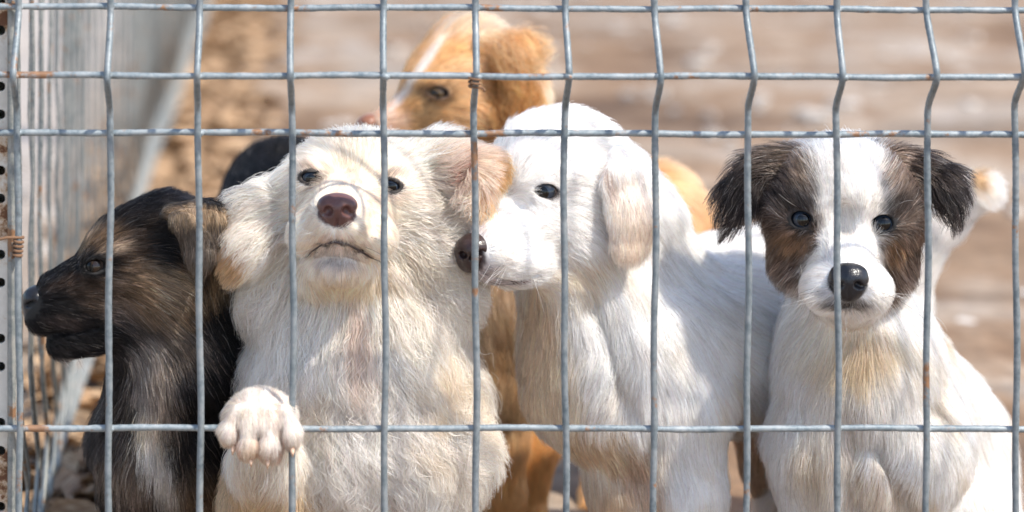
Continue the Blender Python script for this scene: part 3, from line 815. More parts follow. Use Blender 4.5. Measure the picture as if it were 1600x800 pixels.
    H = [
        ((1322, 415, -75), (0, -1, .4), 4.0, .22, .2), ((1322, 360, -30), (0, -1, .3), 5, .22, .2), ((1320, 300, -35), (0, -1, .4), 7, .25, .3),
        ((1320, 250, -10), (0, -1, .8), 10, .3, .35), ((1320, 218, 60), (0, -.3, 1), 13, .4, .4),
        ((1270, 225, 60), (-.5, -.7, .5), 15, .55, .5), ((1375, 225, 60), (.5, -.7, .5), 15, .55, .5),
        ((1285, 340, -25), (-.2, -1, .2), 5, .25, .25), ((1352, 343, -25), (.2, -1, .2), 5, .25, .25),
        ((1250, 312, -20), (-.6, -.8, .3), 8, .35, .4), ((1388, 316, -20), (.6, -.8, .3), 8, .35, .4),
        ((1240, 270, 10), (-.8, -.5, .4), 13, .35, .55), ((1395, 270, 10), (.8, -.5, .4), 13, .35, .55),
        ((1248, 375, -20), (-.5, .8, .2), 6, .25, .35), ((1385, 382, -20), (.5, .8, .2), 6, .25, .35),
        ((1215, 370, 20), (-.7, .7, .4), 12, .4, .5), ((1425, 375, 20), (.7, .7, .4), 12, .4, .5),
        ((1262, 430, 0), (-.5, .8, .4), 11, .35, .5), ((1393, 432, 0), (.5, .8, .4), 11, .35, .5),
        ((1285, 445, -85), (-.8, .3, .5), 4, .22, .2), ((1365, 445, -85), (.8, .3, .5), 4, .22, .2),
        ((1300, 470, -80), (-.5, .8, .3), 5, .25, .25), ((1350, 470, -80), (.5, .8, .3), 5, .25, .25), ((1325, 492, -60), (0, 1, .3), 7, .35, .3),
        ((1225, 240, 45), (-.9, .3, -.1), 16, .3, .65, .2), ((1185, 250, 35), (-.8, .8, -.1), 17, .25, .75, .3), ((1156, 295, 25), (-.5, 1, -.05), 20, .32, .8, .3), ((1140, 330, 20), (-.25, 1, 0), 20, .25, .85, .4), ((1190, 300, 40), (-.15, 1, 0), 14, .3, .6),
        ((1415, 240, 45), (.9, .3, -.1), 15, .3, .65, .2), ((1450, 250, 35), (.8, .8, -.1), 15, .25, .75, .3), ((1472, 292, 25), (.5, 1, -.05), 18, .32, .8, .3), ((1488, 320, 20), (.25, 1, 0), 18, .25, .85, .4), ((1440, 300, 40), (0, 1, 0), 14, .3, .6),
        ((1330, 540, 20), (0, 1, .1), 17, .3, .5, .15), ((1260, 540, 60), (-.35, 1, .2), 18, .3, .5, .15), ((1410, 540, 60), (.4, 1, .2), 18, .28, .5, .15),
        ((1320, 640, 20), (.05, 1, 0), 20, .32, .55, .2), ((1240, 650, 50), (-.15, 1, .1), 18, .3, .5, .2), ((1420, 650, 50), (.25, 1, .2), 19, .28, .5, .15),
        ((1330, 760, 30), (0, 1, 0), 17, .3, .5, .2), ((1230, 780, 60), (0, 1, 0), 11, .25, .4), ((1420, 780, 60), (.2, 1, .1), 15, .25, .4), ((1390, 720, 30), (-.5, .8, 0), 16, .35, .6, .2),
        ((1500, 620, 250), (.5, 1, .2), 17, .22, .5), ((1550, 740, 320), (.3, 1, .2), 17, .22, .5), ((1470, 520, 200), (.6, .9, .3), 16, .25, .5), ((1480, 760, 200), (.2, 1, .1), 17, .22, .5),
        ((1270, 950, 70), (0, 1, 0), 6, .2), ((1400, 950, 70), (0, 1, 0), 6, .2), ((1322, 300, 190), (0, .8, .5), 12, .3),
        ((1455, 400, 590), (.4, -1, 0), 11, .4), ((1505, 330, 570), (.6, -.8, 0), 11, .4), ((1540, 290, 540), (.6, .5, 0), 12, .6),
    ]
    mask = [((e1[0], e1[1], e1[2]), (20, 15, 30)), ((e2[0], e2[1], e2[2]), (20, 15, 30)), ((1326, 440, wn+5), (31, 27, 30))]
    finish_dog(G, root, H, L, W, mask, int(118000*FURN), 5, skin, whiskers=[((1285, 455), (-1, .3, -.2), 30, 8), ((1365, 455), (1, .3, -.2), 30, 8), ((1240, 318), (-.7, -.7, -.8), 18, 1), ((1392, 322), (.7, -.7, -.8), 18, 1), ((1325, 490), (0, 1, -.5), 14, 6), ((1260, 410), (-.3, 1, -.6), 34, 3)], longer=1.15, lift=1.15, white=(.035, (.50, .44, .40)))
    return G

# ------------------------------------------------------------------ white puppy looking to the left
def puppy_white():
    Y0 = .115
    lo, hi = grid_box(Y0, 690, 1260, 140, 1000, -150, 620); lo[2] = -.004
    fl, fh = grid_box(Y0, 705, 1030, 225, 470, -150, 40)
    G = Field(Y0, lo, hi, fl, fh)
    root = empty('puppy', G.pt((1050, 700, 200))*np.array([1, 1, 0]))
    tag(root, 'all white puppy with pale drop ears, turned to the left', 'puppy', 'puppies behind the fence')
    G.nose = (750, 390, -90)
    G.ell((878, 266, 50), (108, 96, 98), (0, 0, 5), k=20)
    G.ell((838, 290, -5), (66, 74, 66), k=40)
    G.ell((890, 360, 15), (74, 66, 62), k=40)                        # cheek
    G.cone((828, 338, -20, 58), (776, 388, -80, 46), 26)             # muzzle bridge
    G.ell((803, 402, -56), (60, 44, 46), (0, 0, 6), k=18)           # lip
    G.ell((768, 402, -84), (36, 36, 32), k=12); G.cone((790, 305, -75, 10), (812, 322, -72, 8), 26, op='sub')
    G.cone((790, 425, -45, 18), (860, 420, -10, 28), 15)             # jaw
    G.ell((856, 266, -38), (46, 22, 34), (0, 0, 0), k=24)            # brow
    G.cone((930, 310, 95, 96), (930, 440, 95, 108), 40)
    G.cone((905, 430, 75, 90), (925, 590, 85, 108), 40)
    G.cone((1000, 350, 120, 66), (1020, 480, 140, 110), 40)
    G.cone((985, 540, 110, 140), (1180, 520, 280, 168), 50)
    G.ell((1220, 500, 330), (120, 150, 120), k=40)
    G.ell((1040, 620, 60), (100, 120, 85), k=40)
    gy = foot(G, 1062, 24, 38); legs(G, [(1052, 640, 60, 84), (1062, 770, 46, 68), (1066, 880, 42, 46), (1064, gy-14, 40, 36)], 30)
    gy = foot(G, 975, 40, 36); legs(G, [(955, 640, 90, 80), (978, 770, 70, 50), (984, 880, 60, 40), (978, gy-14, 56, 34)], 30)
    for x, w_ in ((1200, 330), (1265, 430)):
        gy = foot(G, x, w_-30, 34)
        legs(G, [(x-6, 610, w_+20, 80), (x+4, 720, w_, 40), (x+16, gy-60, w_+40, 26), (x, gy-16, w_, 28)], 26)
    # drop ear
    fe = (.15, 0, -1, 2.9)
    G.cone((966, 244, -22, 20), (972, 280, -38, 32), 10, flat=fe); G.cone((974, 285, -40, 36), (988, 340, -50, 39), 6, flat=fe); G.cone((988, 340, -50, 39), (986, 374, -48, 33), 6, flat=fe)
    G.cone((800, 215, 140, 22), (790, 300, 150, 30), 10, flat=(1, 0, 0, 2.8))    # far ear, behind the head
    G.cone((1006, 690, -28, 5), (1016, 830, -20, 12), 30, op='sub'); G.cone((925, 470, -16, 3), (990, 640, -26, 4), 30, op='sub')
    # mouth, ear crease
    for a, b_ in (((768, 432), (800, 440)), ((800, 440), (835, 428)), ((835, 428), (862, 412))):
        G.cone((a[0], a[1], G.surf(*a)+1, 3), (b_[0], b_[1], G.surf(*b_)+1, 3), 6, op='sub')
    e = add_eye(G, root, 853, 299, 17.5, M_EYEBLUE, (-.45, 0, -1), almond=(1.08, .60), rot=6)
    wn = G.surf(750, 392); 
    if wn == 0: wn = -100
    def nose(g):
        g.ell((739, 387, -100), (29, 22, 28), (0, 0, -15), k=4); g.ell((735, 404, -96), (22, 22, 24), k=10); g.ell((755, 390, -104), (18, 17, 16), k=8)
        g.ell((752, 396, -124), (6, 5, 9), (0, 0, 20), k=4, op='sub'); g.ell((724, 398, -118), (6, 6, 9), k=4, op='sub')
        g.cone((758, 402, -120, 3), (770, 400, -104, 2.5), 4, op='sub'); g.cone((734, 400, -124, 1.5), (738, 428, -104, 2), 3, op='sub')
    add_nose(G, root, nose, M_NDARK, grid_box(Y0, 700, 785, 352, 436, -145, -60))
    W = (.91, .875, .84); T1 = (.74, .55, .36); T2 = (.82, .68, .52)
    L = [((985, 345, -52), (52, 80, 30), (.89, .78, .69), .6, 0, .9), ((1000, 380, -50), (36, 44, 30), (.87, .73, .61), .8),
         ((950, 282, -34), (7, 28, 30), (.50, .32, .24), .8, -15, .6), ((905, 420, 0), (60, 26, 60), T2, .9, -10, .8),  # ear crease and tan under the jaw are painted shade
         ((835, 540, 30), (52, 110, 90), T1, .7, -8, .85), ((885, 600, 10), (40, 80, 60), T2, .8, -10, .8), ((940, 690, 10), (80, 40, 80), T1, .8, 20, .8),  # tan on the white chest is its shaded side, painted in
         ((1000, 740, 0), (30, 50, 50), (.66, .46, .34), .9, -25, .6), ((955, 790, 60), (40, 90, 60), T1, .7, 0, .7), ((1160, 690, 280), (100, 46, 200), (.52, .36, .26), .8, 0, .9),  # foreleg crease and shaded far leg are painted darker
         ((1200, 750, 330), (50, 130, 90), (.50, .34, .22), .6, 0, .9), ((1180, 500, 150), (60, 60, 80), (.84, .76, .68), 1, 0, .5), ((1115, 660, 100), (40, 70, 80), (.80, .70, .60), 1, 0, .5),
         ((853, 299, -50), (24, 16, 30), (.30, .25, .25), .8, 6, .8), ((745, 415, -95), (32, 20, 40), (.28, .20, .20), .8, 0, .7), ((775, 436, -80), (34, 9, 40), (.30, .22, .22), .8, 8, .7),
         ((785, 395, -90), (30, 26, 30), (.80, .70, .66), .9, 0, .5), ((748, 362, -80), (30, 14, 40), (.80, .68, .66), .9, 0, .6)]
    skin = [((853, 299, -50), (25, 15, 34), (.03, .022, .022), .25, 6), ((745, 395, -95), (30, 28, 30), (.05, .03, .03), .25), ((790, 440, -80), (45, 5, 60), (.08, .05, .05), .4, 0), ((832, 430, -50), (34, 4, 60), (.3, .2, .18), .4, -20)]
    H = [((775, 370, -100), (.8, -.5, .1), 4, .22, .2), ((810, 340, -70), (.8, -.5, .1), 4.5, .22, .2), ((790, 405, -100), (1, .25, .1), 5, .22, .25), ((830, 410, -60), (1, .3, .2), 7, .28, .35),
         ((850, 270, -60), (.6, -.8, .2), 7, .3, .45), ((875, 300, -60), (1, .05, .2), 7.4, .3, .5), ((835, 325, -60), (.7, .6, .2), 5, .22, .3), ((800, 250, -20), (.4, -.9, .3), 7, .32, .45), ((800, 200, 30), (.5, -.7, .6), 8, .38, .45),
         ((870, 180, 30), (.9, -.2, .4), 10, .4, .5), ((930, 210, 20), (.9, .4, .2), 11, .4, .5), ((910, 280, -40), (.9, .4, .2), 9, .35, .45), ((900, 370, -50), (.8, .7, .2), 11, .38, .5), ((930, 410, -20), (.6, 1, .2), 12, .38, .5),
         ((975, 280, -40), (.1, 1, 0), 6, .2, .25), ((990, 350, -45), (.05, 1, 0), 6, .2, .25), ((985, 400, -40), (0, 1, 0), 6, .25, .3), ((1020, 280, 60), (.6, .8, .2), 10, .35, .4), ((1040, 350, 90), (.4, 1, .2), 11, .35, .4),
         ((850, 480, 30), (-.1, 1, 0), 14, .32, .5, .2), ((930, 480, -10), (.1, 1, 0), 15, .35, .55, .2), ((880, 580, 10), (0, 1, 0), 17, .35, .6, .2), ((960, 580, -10), (-.4, .9, 0), 18, .42, .65, .2), ((1000, 500, 10), (.3, 1, 0), 15, .3, .5),
         ((1050, 450, 60), (.7, .8, .1), 14, .25, .5), ((1060, 560, 0), (.3, 1, 0), 15, .25, .5), ((1050, 660, 0), (.2, 1, 0), 14, .28, .5), ((960, 680, 10), (.5, .8, 0), 18, .4, .6, .2), ((1000, 740, 0), (.3, 1, 0), 15, .4, .55, .2),
         ((1120, 400, 120), (1, .35, .2), 13, .22, .45), ((1130, 500, 90), (1, .6, .1), 14, .22, .5), ((1130, 600, 90), (.8, .8, .1), 14, .24, .5), ((1180, 430, 150), (1, .4, .2), 13, .22, .5), ((1180, 600, 150), (.7, .8, .1), 14, .25, .5), ((1130, 690, 150), (.5, 1, .1), 12, .3, .45),
         ((1060, 800, -10), (0, 1, 0), 9, .25, .4), ((975, 800, 10), (0, 1, 0), 9, .25, .4), ((1060, 950, 0), (0, 1, 0), 5, .2), ((1200, 760, 320), (.1, 1, 0), 9, .2), ((1060, 350, 200), (.9, .2, .3), 13, .3)]
    mask = [((e[0], e[1], e[2]), (21, 12, 30)), ((742, 394, -98), (32, 28, 34))]
    finish_dog(G, root, H, L, W, mask, int(125000*FURN), 6, skin, whiskers=[((785, 415), (-.5, .6, -.8), 26, 9), ((835, 430), (0, 1, -.5), 20, 4), ((848, 268), (-.5, -.6, -.8), 14, 3)], longer=1.1, lift=1.15)
    return G
# ------------------------------------------------------------------ fluffy cream puppy with its paw over the wire
def puppy_cream():
    Y0 = .078
    lo, hi = grid_box(Y0, 300, 830, 170, 1010, -260, 620); lo[2] = -.004
    fl, fh = grid_box(Y0, 440, 650, 255, 450, -200, 10)
    G = Field(Y0, lo, hi, fl, fh, h=.0038, extra=grid_box(Y0, 340, 475, 610, 730, -262, -150))
    root = empty('puppy', G.pt((570, 700, 150))*np.array([1, 1, 0]))
    tag(root, 'fluffy cream puppy with one front paw hooked over the wire', 'puppy', 'puppies behind the fence')
    G.nose = (527, 325, -120)
    G.ell((562, 302, 78), (104, 86, 96), k=20)
    G.ell((500, 296, 12), (52, 50, 48), k=30); G.ell((604, 308, 14), (52, 50, 48), k=30)
    G.ell((474, 358, 66), (54, 62, 56), k=40); G.ell((642, 366, 66), (60, 64, 60), k=40)
    G.cone((545, 336, -6, 78), (529, 345, -116, 48), 22)            # muzzle, pointing up and out
    G.ell((498, 358, -84), (46, 38, 54), (0, 0, -20), k=14); G.ell((566, 363, -80), (50, 41, 54), (0, 0, 20), k=14)
    G.ell((530, 412, -72), (49, 31, 48), k=5)                    # chin
    G.cone((535, 412, -36, 44), (550, 436, 50, 62), 20)           # jaw to throat
    G.cone((556, 380, 85, 100), (565, 520, 95, 118), 40)
    G.cone((556, 510, 88, 114), (562, 650, 96, 132), 40)
    G.ell((470, 600, 90), (70, 110, 80), k=40); G.ell((636, 630, 90), (72, 130, 80), k=40)
    G.cone((570, 620, 140, 130), (590, 680, 400, 118), 50)
    G.ell((600, 740, 450), (110, 110, 90), k=40)
    G.ell((440, 352, 66), (46, 52, 38), k=30); G.ell((448, 430, 84), (46, 56, 46), k=40); G.ell((668, 430, 84), (50, 58, 46), k=40); G.ell((676, 270, 70), (46, 44, 40), k=30)
    # ears
    fe = (-.3, -.3, -1, 2.7)
    G.cone((456, 302, 50, 26), (414, 330, 30, 24), 18, flat=fe); G.cone((412, 332, 28, 25), (392, 376, 14, 24), 16, flat=(-.3, 0, -1, 2.8)); G.cone((392, 376, 14, 24), (376, 406, 8, 14), 10, flat=(-.3, 0, -1, 3))
    G.cone((664, 282, 52, 26), (712, 266, 36, 34), 16, flat=(.25, -.2, -1, 3)); G.cone((712, 266, 36, 34), (766, 264, 16, 31), 10, flat=(.2, -.1, -1, 3.2)); G.cone((758, 272, 18, 34), (748, 304, 14, 25), 8, flat=(.2, -.1, -1, 3))
    G.ell((712, 284, 20), (20, 30, 10), (0, 0, 35), k=10, op='sub')
    # standing leg, hind legs
    gy = foot(G, 640, 60, 38); legs(G, [(650, 690, 80, 84), (650, 790, 76, 58), (645, 880, 70, 42), (640, gy-14, 74, 34)], 30)
    for x, w_ in ((540, 430), (650, 460)):
        gy = foot(G, x, w_-30, 34); legs(G, [(x, 700, w_+10, 66), (x, gy-60, w_+30, 30), (x, gy-16, w_, 28)], 26)
    # raised foreleg and paw hooked through the wire
    legs(G, [(480, 640, 80, 78), (432, 770, 30, 52), (420, 780, 10, 48)], 30)
    legs(G, [(428, 775, 12, 46), (414, 715, -60, 36), (406, 668, -118, 36)], 22)
    Pw = -236
    G.ell((406, 652, -194), (57, 40, 52), k=14)
    G.cone((405, 668, -130, 36), (406, 656, -190, 42), 18)
    for (x, y, r, dx) in ((360, 686, 17, -4), (387, 703, 20, -1), (422, 705, 21, 1), (453, 688, 18, 3)):
        G.cone((x-dx*3, 640, Pw+8, r*.7), (x, y-14, Pw+8, r*1.08), 7); G.cone((x, y-14, Pw+8, r*1.08), (x+dx*.3, y-2, Pw+20, r*.95), 6)
    for xa, xb in ((372, 374), (402, 404), (437, 437)):
        G.cone((xa+2, 668, Pw-2, 1), (xb, 718, Pw+2, 3.5), 7, op='sub')
    G.cone((486, 640, 10, 6), (470, 760, 20, 10), 34, op='sub'); G.cone((600, 700, -20, 6), (606, 820, 20, 14), 34, op='sub')
    # nose philtrum and mouth
    arc = [(477, 404), (486, 393), (502, 382), (523, 377), (544, 381), (564, 392), (580, 402), (597, 409)]
    ww = [G.surf(*q) for q in arc]
    for i in range(len(arc)-1):
        G.cone((*arc[i], ww[i]+2, 4.4), (*arc[i+1], ww[i+1]+2, 4.4), 6, op='sub')
    wl = [G.surf(q[0], q[1]+1) for q in arc]
    wp = G.surf(527, 365); G.cone((527, 352, wp-4, 1.6), (527, 378, ww[3]-1, 1.8), 4, op='sub')
    e1 = add_eye(G, root, 485, 277, 16, M_EYEBLUE, (.12, .10, -1), almond=(1.0, .52), rot=-4)
    e2 = add_eye(G, root, 611, 290, 16, M_EYEBLUE, (-.08, .10, -1), almond=(1.0, .50), rot=14)
    wn = G.surf(527, 330)
    def nose(g):
        g.ell((527, 321, wn+8), (31, 19, 24), k=4); g.ell((527, 336, wn+8), (22, 17, 20), k=12); g.ell((527, 345, wn+8), (10, 9, 14), k=8)
        for s_ in (-1, 1):
            g.ell((527+s_*14, 330, wn-12), (7, 7.5, 10), (0, 0, s_*20), k=4, op='sub'); g.cone((527+s_*18, 334, wn-8, 3), (527+s_*29, 333, wn+4, 3), 4, op='sub')
        g.cone((527, 334, wn-16, 1.5), (527, 354, wn-4, 2), 3, op='sub')
    add_nose(G, root, nose, M_NBROWN, grid_box(Y0, 485, 569, 292, 366, wn-35, wn+45))
    W = (.94, .85, .755); O = (.80, .50, .24); WW = (.94, .885, .835)
    L = [((372, 400, 10), (32, 32, 50), O, .9, 0, .9), ((368, 350, 20), (15, 60, 50), O, 1, 14, .8),
         ((744, 262, 30), (72, 56, 60), (.85, .68, .56), .7), ((796, 278, 20), (27, 58, 60), (.76, .45, .17), .6, 0, .95), ((772, 312, 30), (30, 20, 40), (.74, .42, .15), .6, 0, .9), ((712, 288, 24), (18, 38, 24), (.62, .30, .25), .7, 0, .85),
         ((540, 345, -80), (84, 84, 90), (.93, .79, .655), .7), ((527, 390, -110), (40, 11, 50), (.50, .44, .43), .9, 0, .75), ((560, 265, -10), (60, 30, 60), (.93, .80, .64), .9, 0, .7), ((527, 365, -130), (24, 10, 40), (.66, .40, .28), .9, 0, .7), ((527, 400, -110), (34, 20, 50), (.66, .62, .61), .7, 0, .8), ((523, 373, -110), (44, 6, 60), (.42, .27, .21), .9, 0, .6),
         ((540, 432, -50), (70, 22, 70), (.86, .70, .50), .8, 0, .8), ((560, 640, 0), (130, 130, 90), WW, .7, 0, .8), ((470, 520, 20), (60, 90, 90), WW, .8, 0, .7), ((560, 510, 0), (16, 66, 80), (.72, .52, .42), .9, -6, .6),  # warm patch under the chin is shade put into the coat colour
         ((400, 770, 0), (120, 60, 140), (.74, .56, .36), .6, 0, .9), ((500, 740, 40), (46, 50, 90), (.72, .55, .36), .8, 0, .7), ((620, 770, 60), (60, 46, 90), (.70, .50, .36), .8, 0, .7), ((406, 668, -205), (72, 62, 62), (.86, .77, .70), .3), ((373, 690, -230), (3.5, 26, 40), (.66, .42, .32), .9, -6, .8), ((403, 700, -230), (3.5, 32, 40), (.66, .42, .32), .9, 0, .8), ((438, 695, -230), (3.5, 28, 40), (.66, .42, .32), .9, 4, .8),  # thin dark lines between the toes are crease shade painted in
         ((485, 277, -40), (24, 15, 40), (.40, .25, .16), .8, -4, .7), ((611, 290, -40), (24, 15, 40), (.35, .22, .15), .8, 10, .7)]
    skin = [((485, 277, e1[2]), (23, 14, 34), (.02, .014, .012), .25, -4), ((611, 290, e2[2]), (23, 14, 34), (.02, .014, .012), .25, 14), ((527, 330, wn), (33, 26, 26), (.10, .05, .045), .25),
            *[((a_[0], a_[1]+1, w2), (13, 5.5, 14), (.025, .017, .017), .5) for a_, w2 in zip(arc, ww)], ((716, 280, 24), (30, 40, 20), (.62, .28, .24), .5)]
    H = [((527, 300, -130), (0, -1, .3), 4, .2, .2), ((530, 270, -70), (0, -1, .4), 5, .22, .2), ((560, 240, 0), (0, -1, .5), 9, .3, .4), ((560, 225, 70), (0, -.5, 1), 13, .45, .5), ((500, 235, 50), (-.6, -.6, .6), 13, .4, .5), ((630, 235, 60), (.6, -.6, .6), 15, .45, .5, .2),
         ((485, 255, -20), (-.5, -.9, .2), 7, .3, .35), ((615, 268, -20), (.5, -.9, .2), 7, .3, .35), ((475, 300, -30), (-.8, .4, .2), 7, .25, .35), ((615, 320, -40), (.8, .4, .2), 7, .25, .35), ((500, 350, -100), (-.7, .5, .4), 4, .2, .2), ((570, 350, -100), (.7, .5, .4), 4.5, .2, .25),
         ((500, 372, -110), (-.6, .7, .4), 4.5, .22, .25), ((565, 376, -110), (.6, .7, .4), 4.5, .22, .25), ((525, 405, -110), (0, 1, .2), 5, .3, .35), ((540, 440, -30), (0, 1, .2), 10, .3, .5),
         ((440, 300, 20), (-1, .1, .1), 17, .5, .65, .3), ((430, 360, 20), (-.9, .5, .1), 22, .5, .7, .4), ((430, 430, 30), (-.8, .8, .1), 27, .55, .7, .4), ((470, 420, -10), (-.3, 1, 0), 18, .4, .6, .3), ((660, 330, 0), (.9, .2, .1), 20, .5, .65, .4), ((680, 400, 10), (.7, .8, .1), 26, .5, .7, .5), ((640, 440, 0), (.3, 1, 0), 22, .45, .65, .4), ((670, 250, 30), (1, -.35, 0), 22, .5, .7, .4), ((690, 300, 30), (1, .1, 0), 24, .5, .7, .6), ((705, 430, 40), (.8, .7, 0), 28, .55, .7, .5),
         ((425, 315, 20), (-.9, .5, 0), 13, .3, .75, .5), ((400, 350, 0), (-.8, .8, 0), 15, .3, .75, .6), ((380, 400, 0), (-.4, 1, 0), 11, .3, .7, .3), ((700, 245, 20), (.9, -.4, 0), 10, .3, .4), ((760, 240, 20), (.9, .1, 0), 7, .25, .3), ((785, 280, 20), (.5, 1, 0), 7, .25, .3), ((716, 290, 15), (-.8, .2, -.3), 16, .7, .6, .5),
         ((450, 480, 20), (-.5, 1, 0), 25, .45, .7, .5), ((540, 500, -10), (-.1, 1, 0), 20, .35, .7, .5), ((640, 500, 10), (.4, 1, 0), 26, .45, .7, .5), ((420, 560, 40), (-.6, .9, 0), 27, .5, .7, .5),
         ((490, 600, 0), (-.15, 1, 0), 24, .38, .8, .8), ((560, 600, -20), (.1, 1, 0), 24, .38, .8, .9), ((650, 600, 10), (.4, 1, 0), 27, .42, .75, .7), ((720, 600, 60), (.8, .7, 0), 30, .55, .75, .7), ((740, 680, 80), (.9, .6, 0), 30, .55, .75, .7),
         ((540, 700, 0), (0, 1, 0), 26, .42, .8, .8), ((640, 700, 20), (.25, 1, 0), 28, .42, .8, .7), ((700, 760, 60), (.5, .9, 0), 26, .5, .75, .6), ((600, 770, 40), (.1, 1, 0), 20, .4, .7, .6), ((500, 770, 60), (0, 1, 0), 18, .4, .7, .5),
         ((410, 630, -210), (0, -.1, .6), 7, .3, .3), ((405, 650, -240), (0, 1, .1), 6.5, .35, .45), ((405, 700, -230), (0, 1, .2), 4.2, .3, .35), ((360, 670, -200), (-.4, .8, .2), 4.5, .3, .3), ((452, 665, -200), (.4, .8, .2), 4.5, .3, .3), ((415, 730, -40), (-.1, 1, .1), 14, .35, .55, .4), ((430, 790, 10), (-.3, 1, .1), 19, .4, .6, .5),
         ((640, 950, 60), (0, 1, 0), 6, .2), ((560, 300, 170), (0, .8, .6), 17, .4, .5), ((600, 560, 300), (0, .6, .8), 20, .4, .5)]
    mask = [((e1[0], e1[1], e1[2]), (19, 12, 30)), ((e2[0], e2[1], e2[2]), (19, 12, 30)), ((527, 329, wn+4), (31, 24, 30)), ((712, 284, 18), (12, 20, 18))]+[((a_[0], a_[1]+.5, w2+2), (12, 3.6, 12)) for a_, w2 in zip(arc, ww)]
    finish_dog(G, root, H, L, W, mask, int(170000*FURN), 7, skin, whiskers=[((490, 372), (-1, .2, -.3), 26, 8), ((575, 378), (1, .2, -.3), 26, 8), ((527, 412), (0, 1, -.4), 14, 6)], longer=1.5, lift=1.6)
    # dark edge of the lips
    pth = [G.pt((q[0], q[1]+1, min(w0, wb)-1.5)) for q, w0, wb in zip(arc, ww, wl)]
    pth = [np.array([np.interp(t, range(len(pth)), [p[k] for p in pth]) for k in range(3)]) for t in np.linspace(0, len(pth)-1, 41)]
    V, Fc = tube(pth, np.interp(np.linspace(0, 1, 41), [0, .15, .5, .85, 1], [.2, 1.0, 2.3, 1.1, .2])*G.s*(1+.15*np.sin(np.arange(41)*1.7)), 8)
    keep(mesh_obj('lip', V, Fc, M_LIP), root)
    # claws of the hooked paw
    for (x, y, dx) in ((364, 701, -2), (392, 720, 1), (418, 722, 0), (457, 704, 1)):
        a = G.pt((x-dx, y-5, Pw+8)); b_ = G.pt((x, y+3, Pw-4)); c = G.pt((x+dx*.5, y+10, Pw))
        V, Fc = tube([a, (a+b_)/2, b_, c], np.array([4.2, 4.0, 3.0, .8])*G.s, 10)
        keep(mesh_obj('claw', V, Fc, M_CLAW), root)
    return G

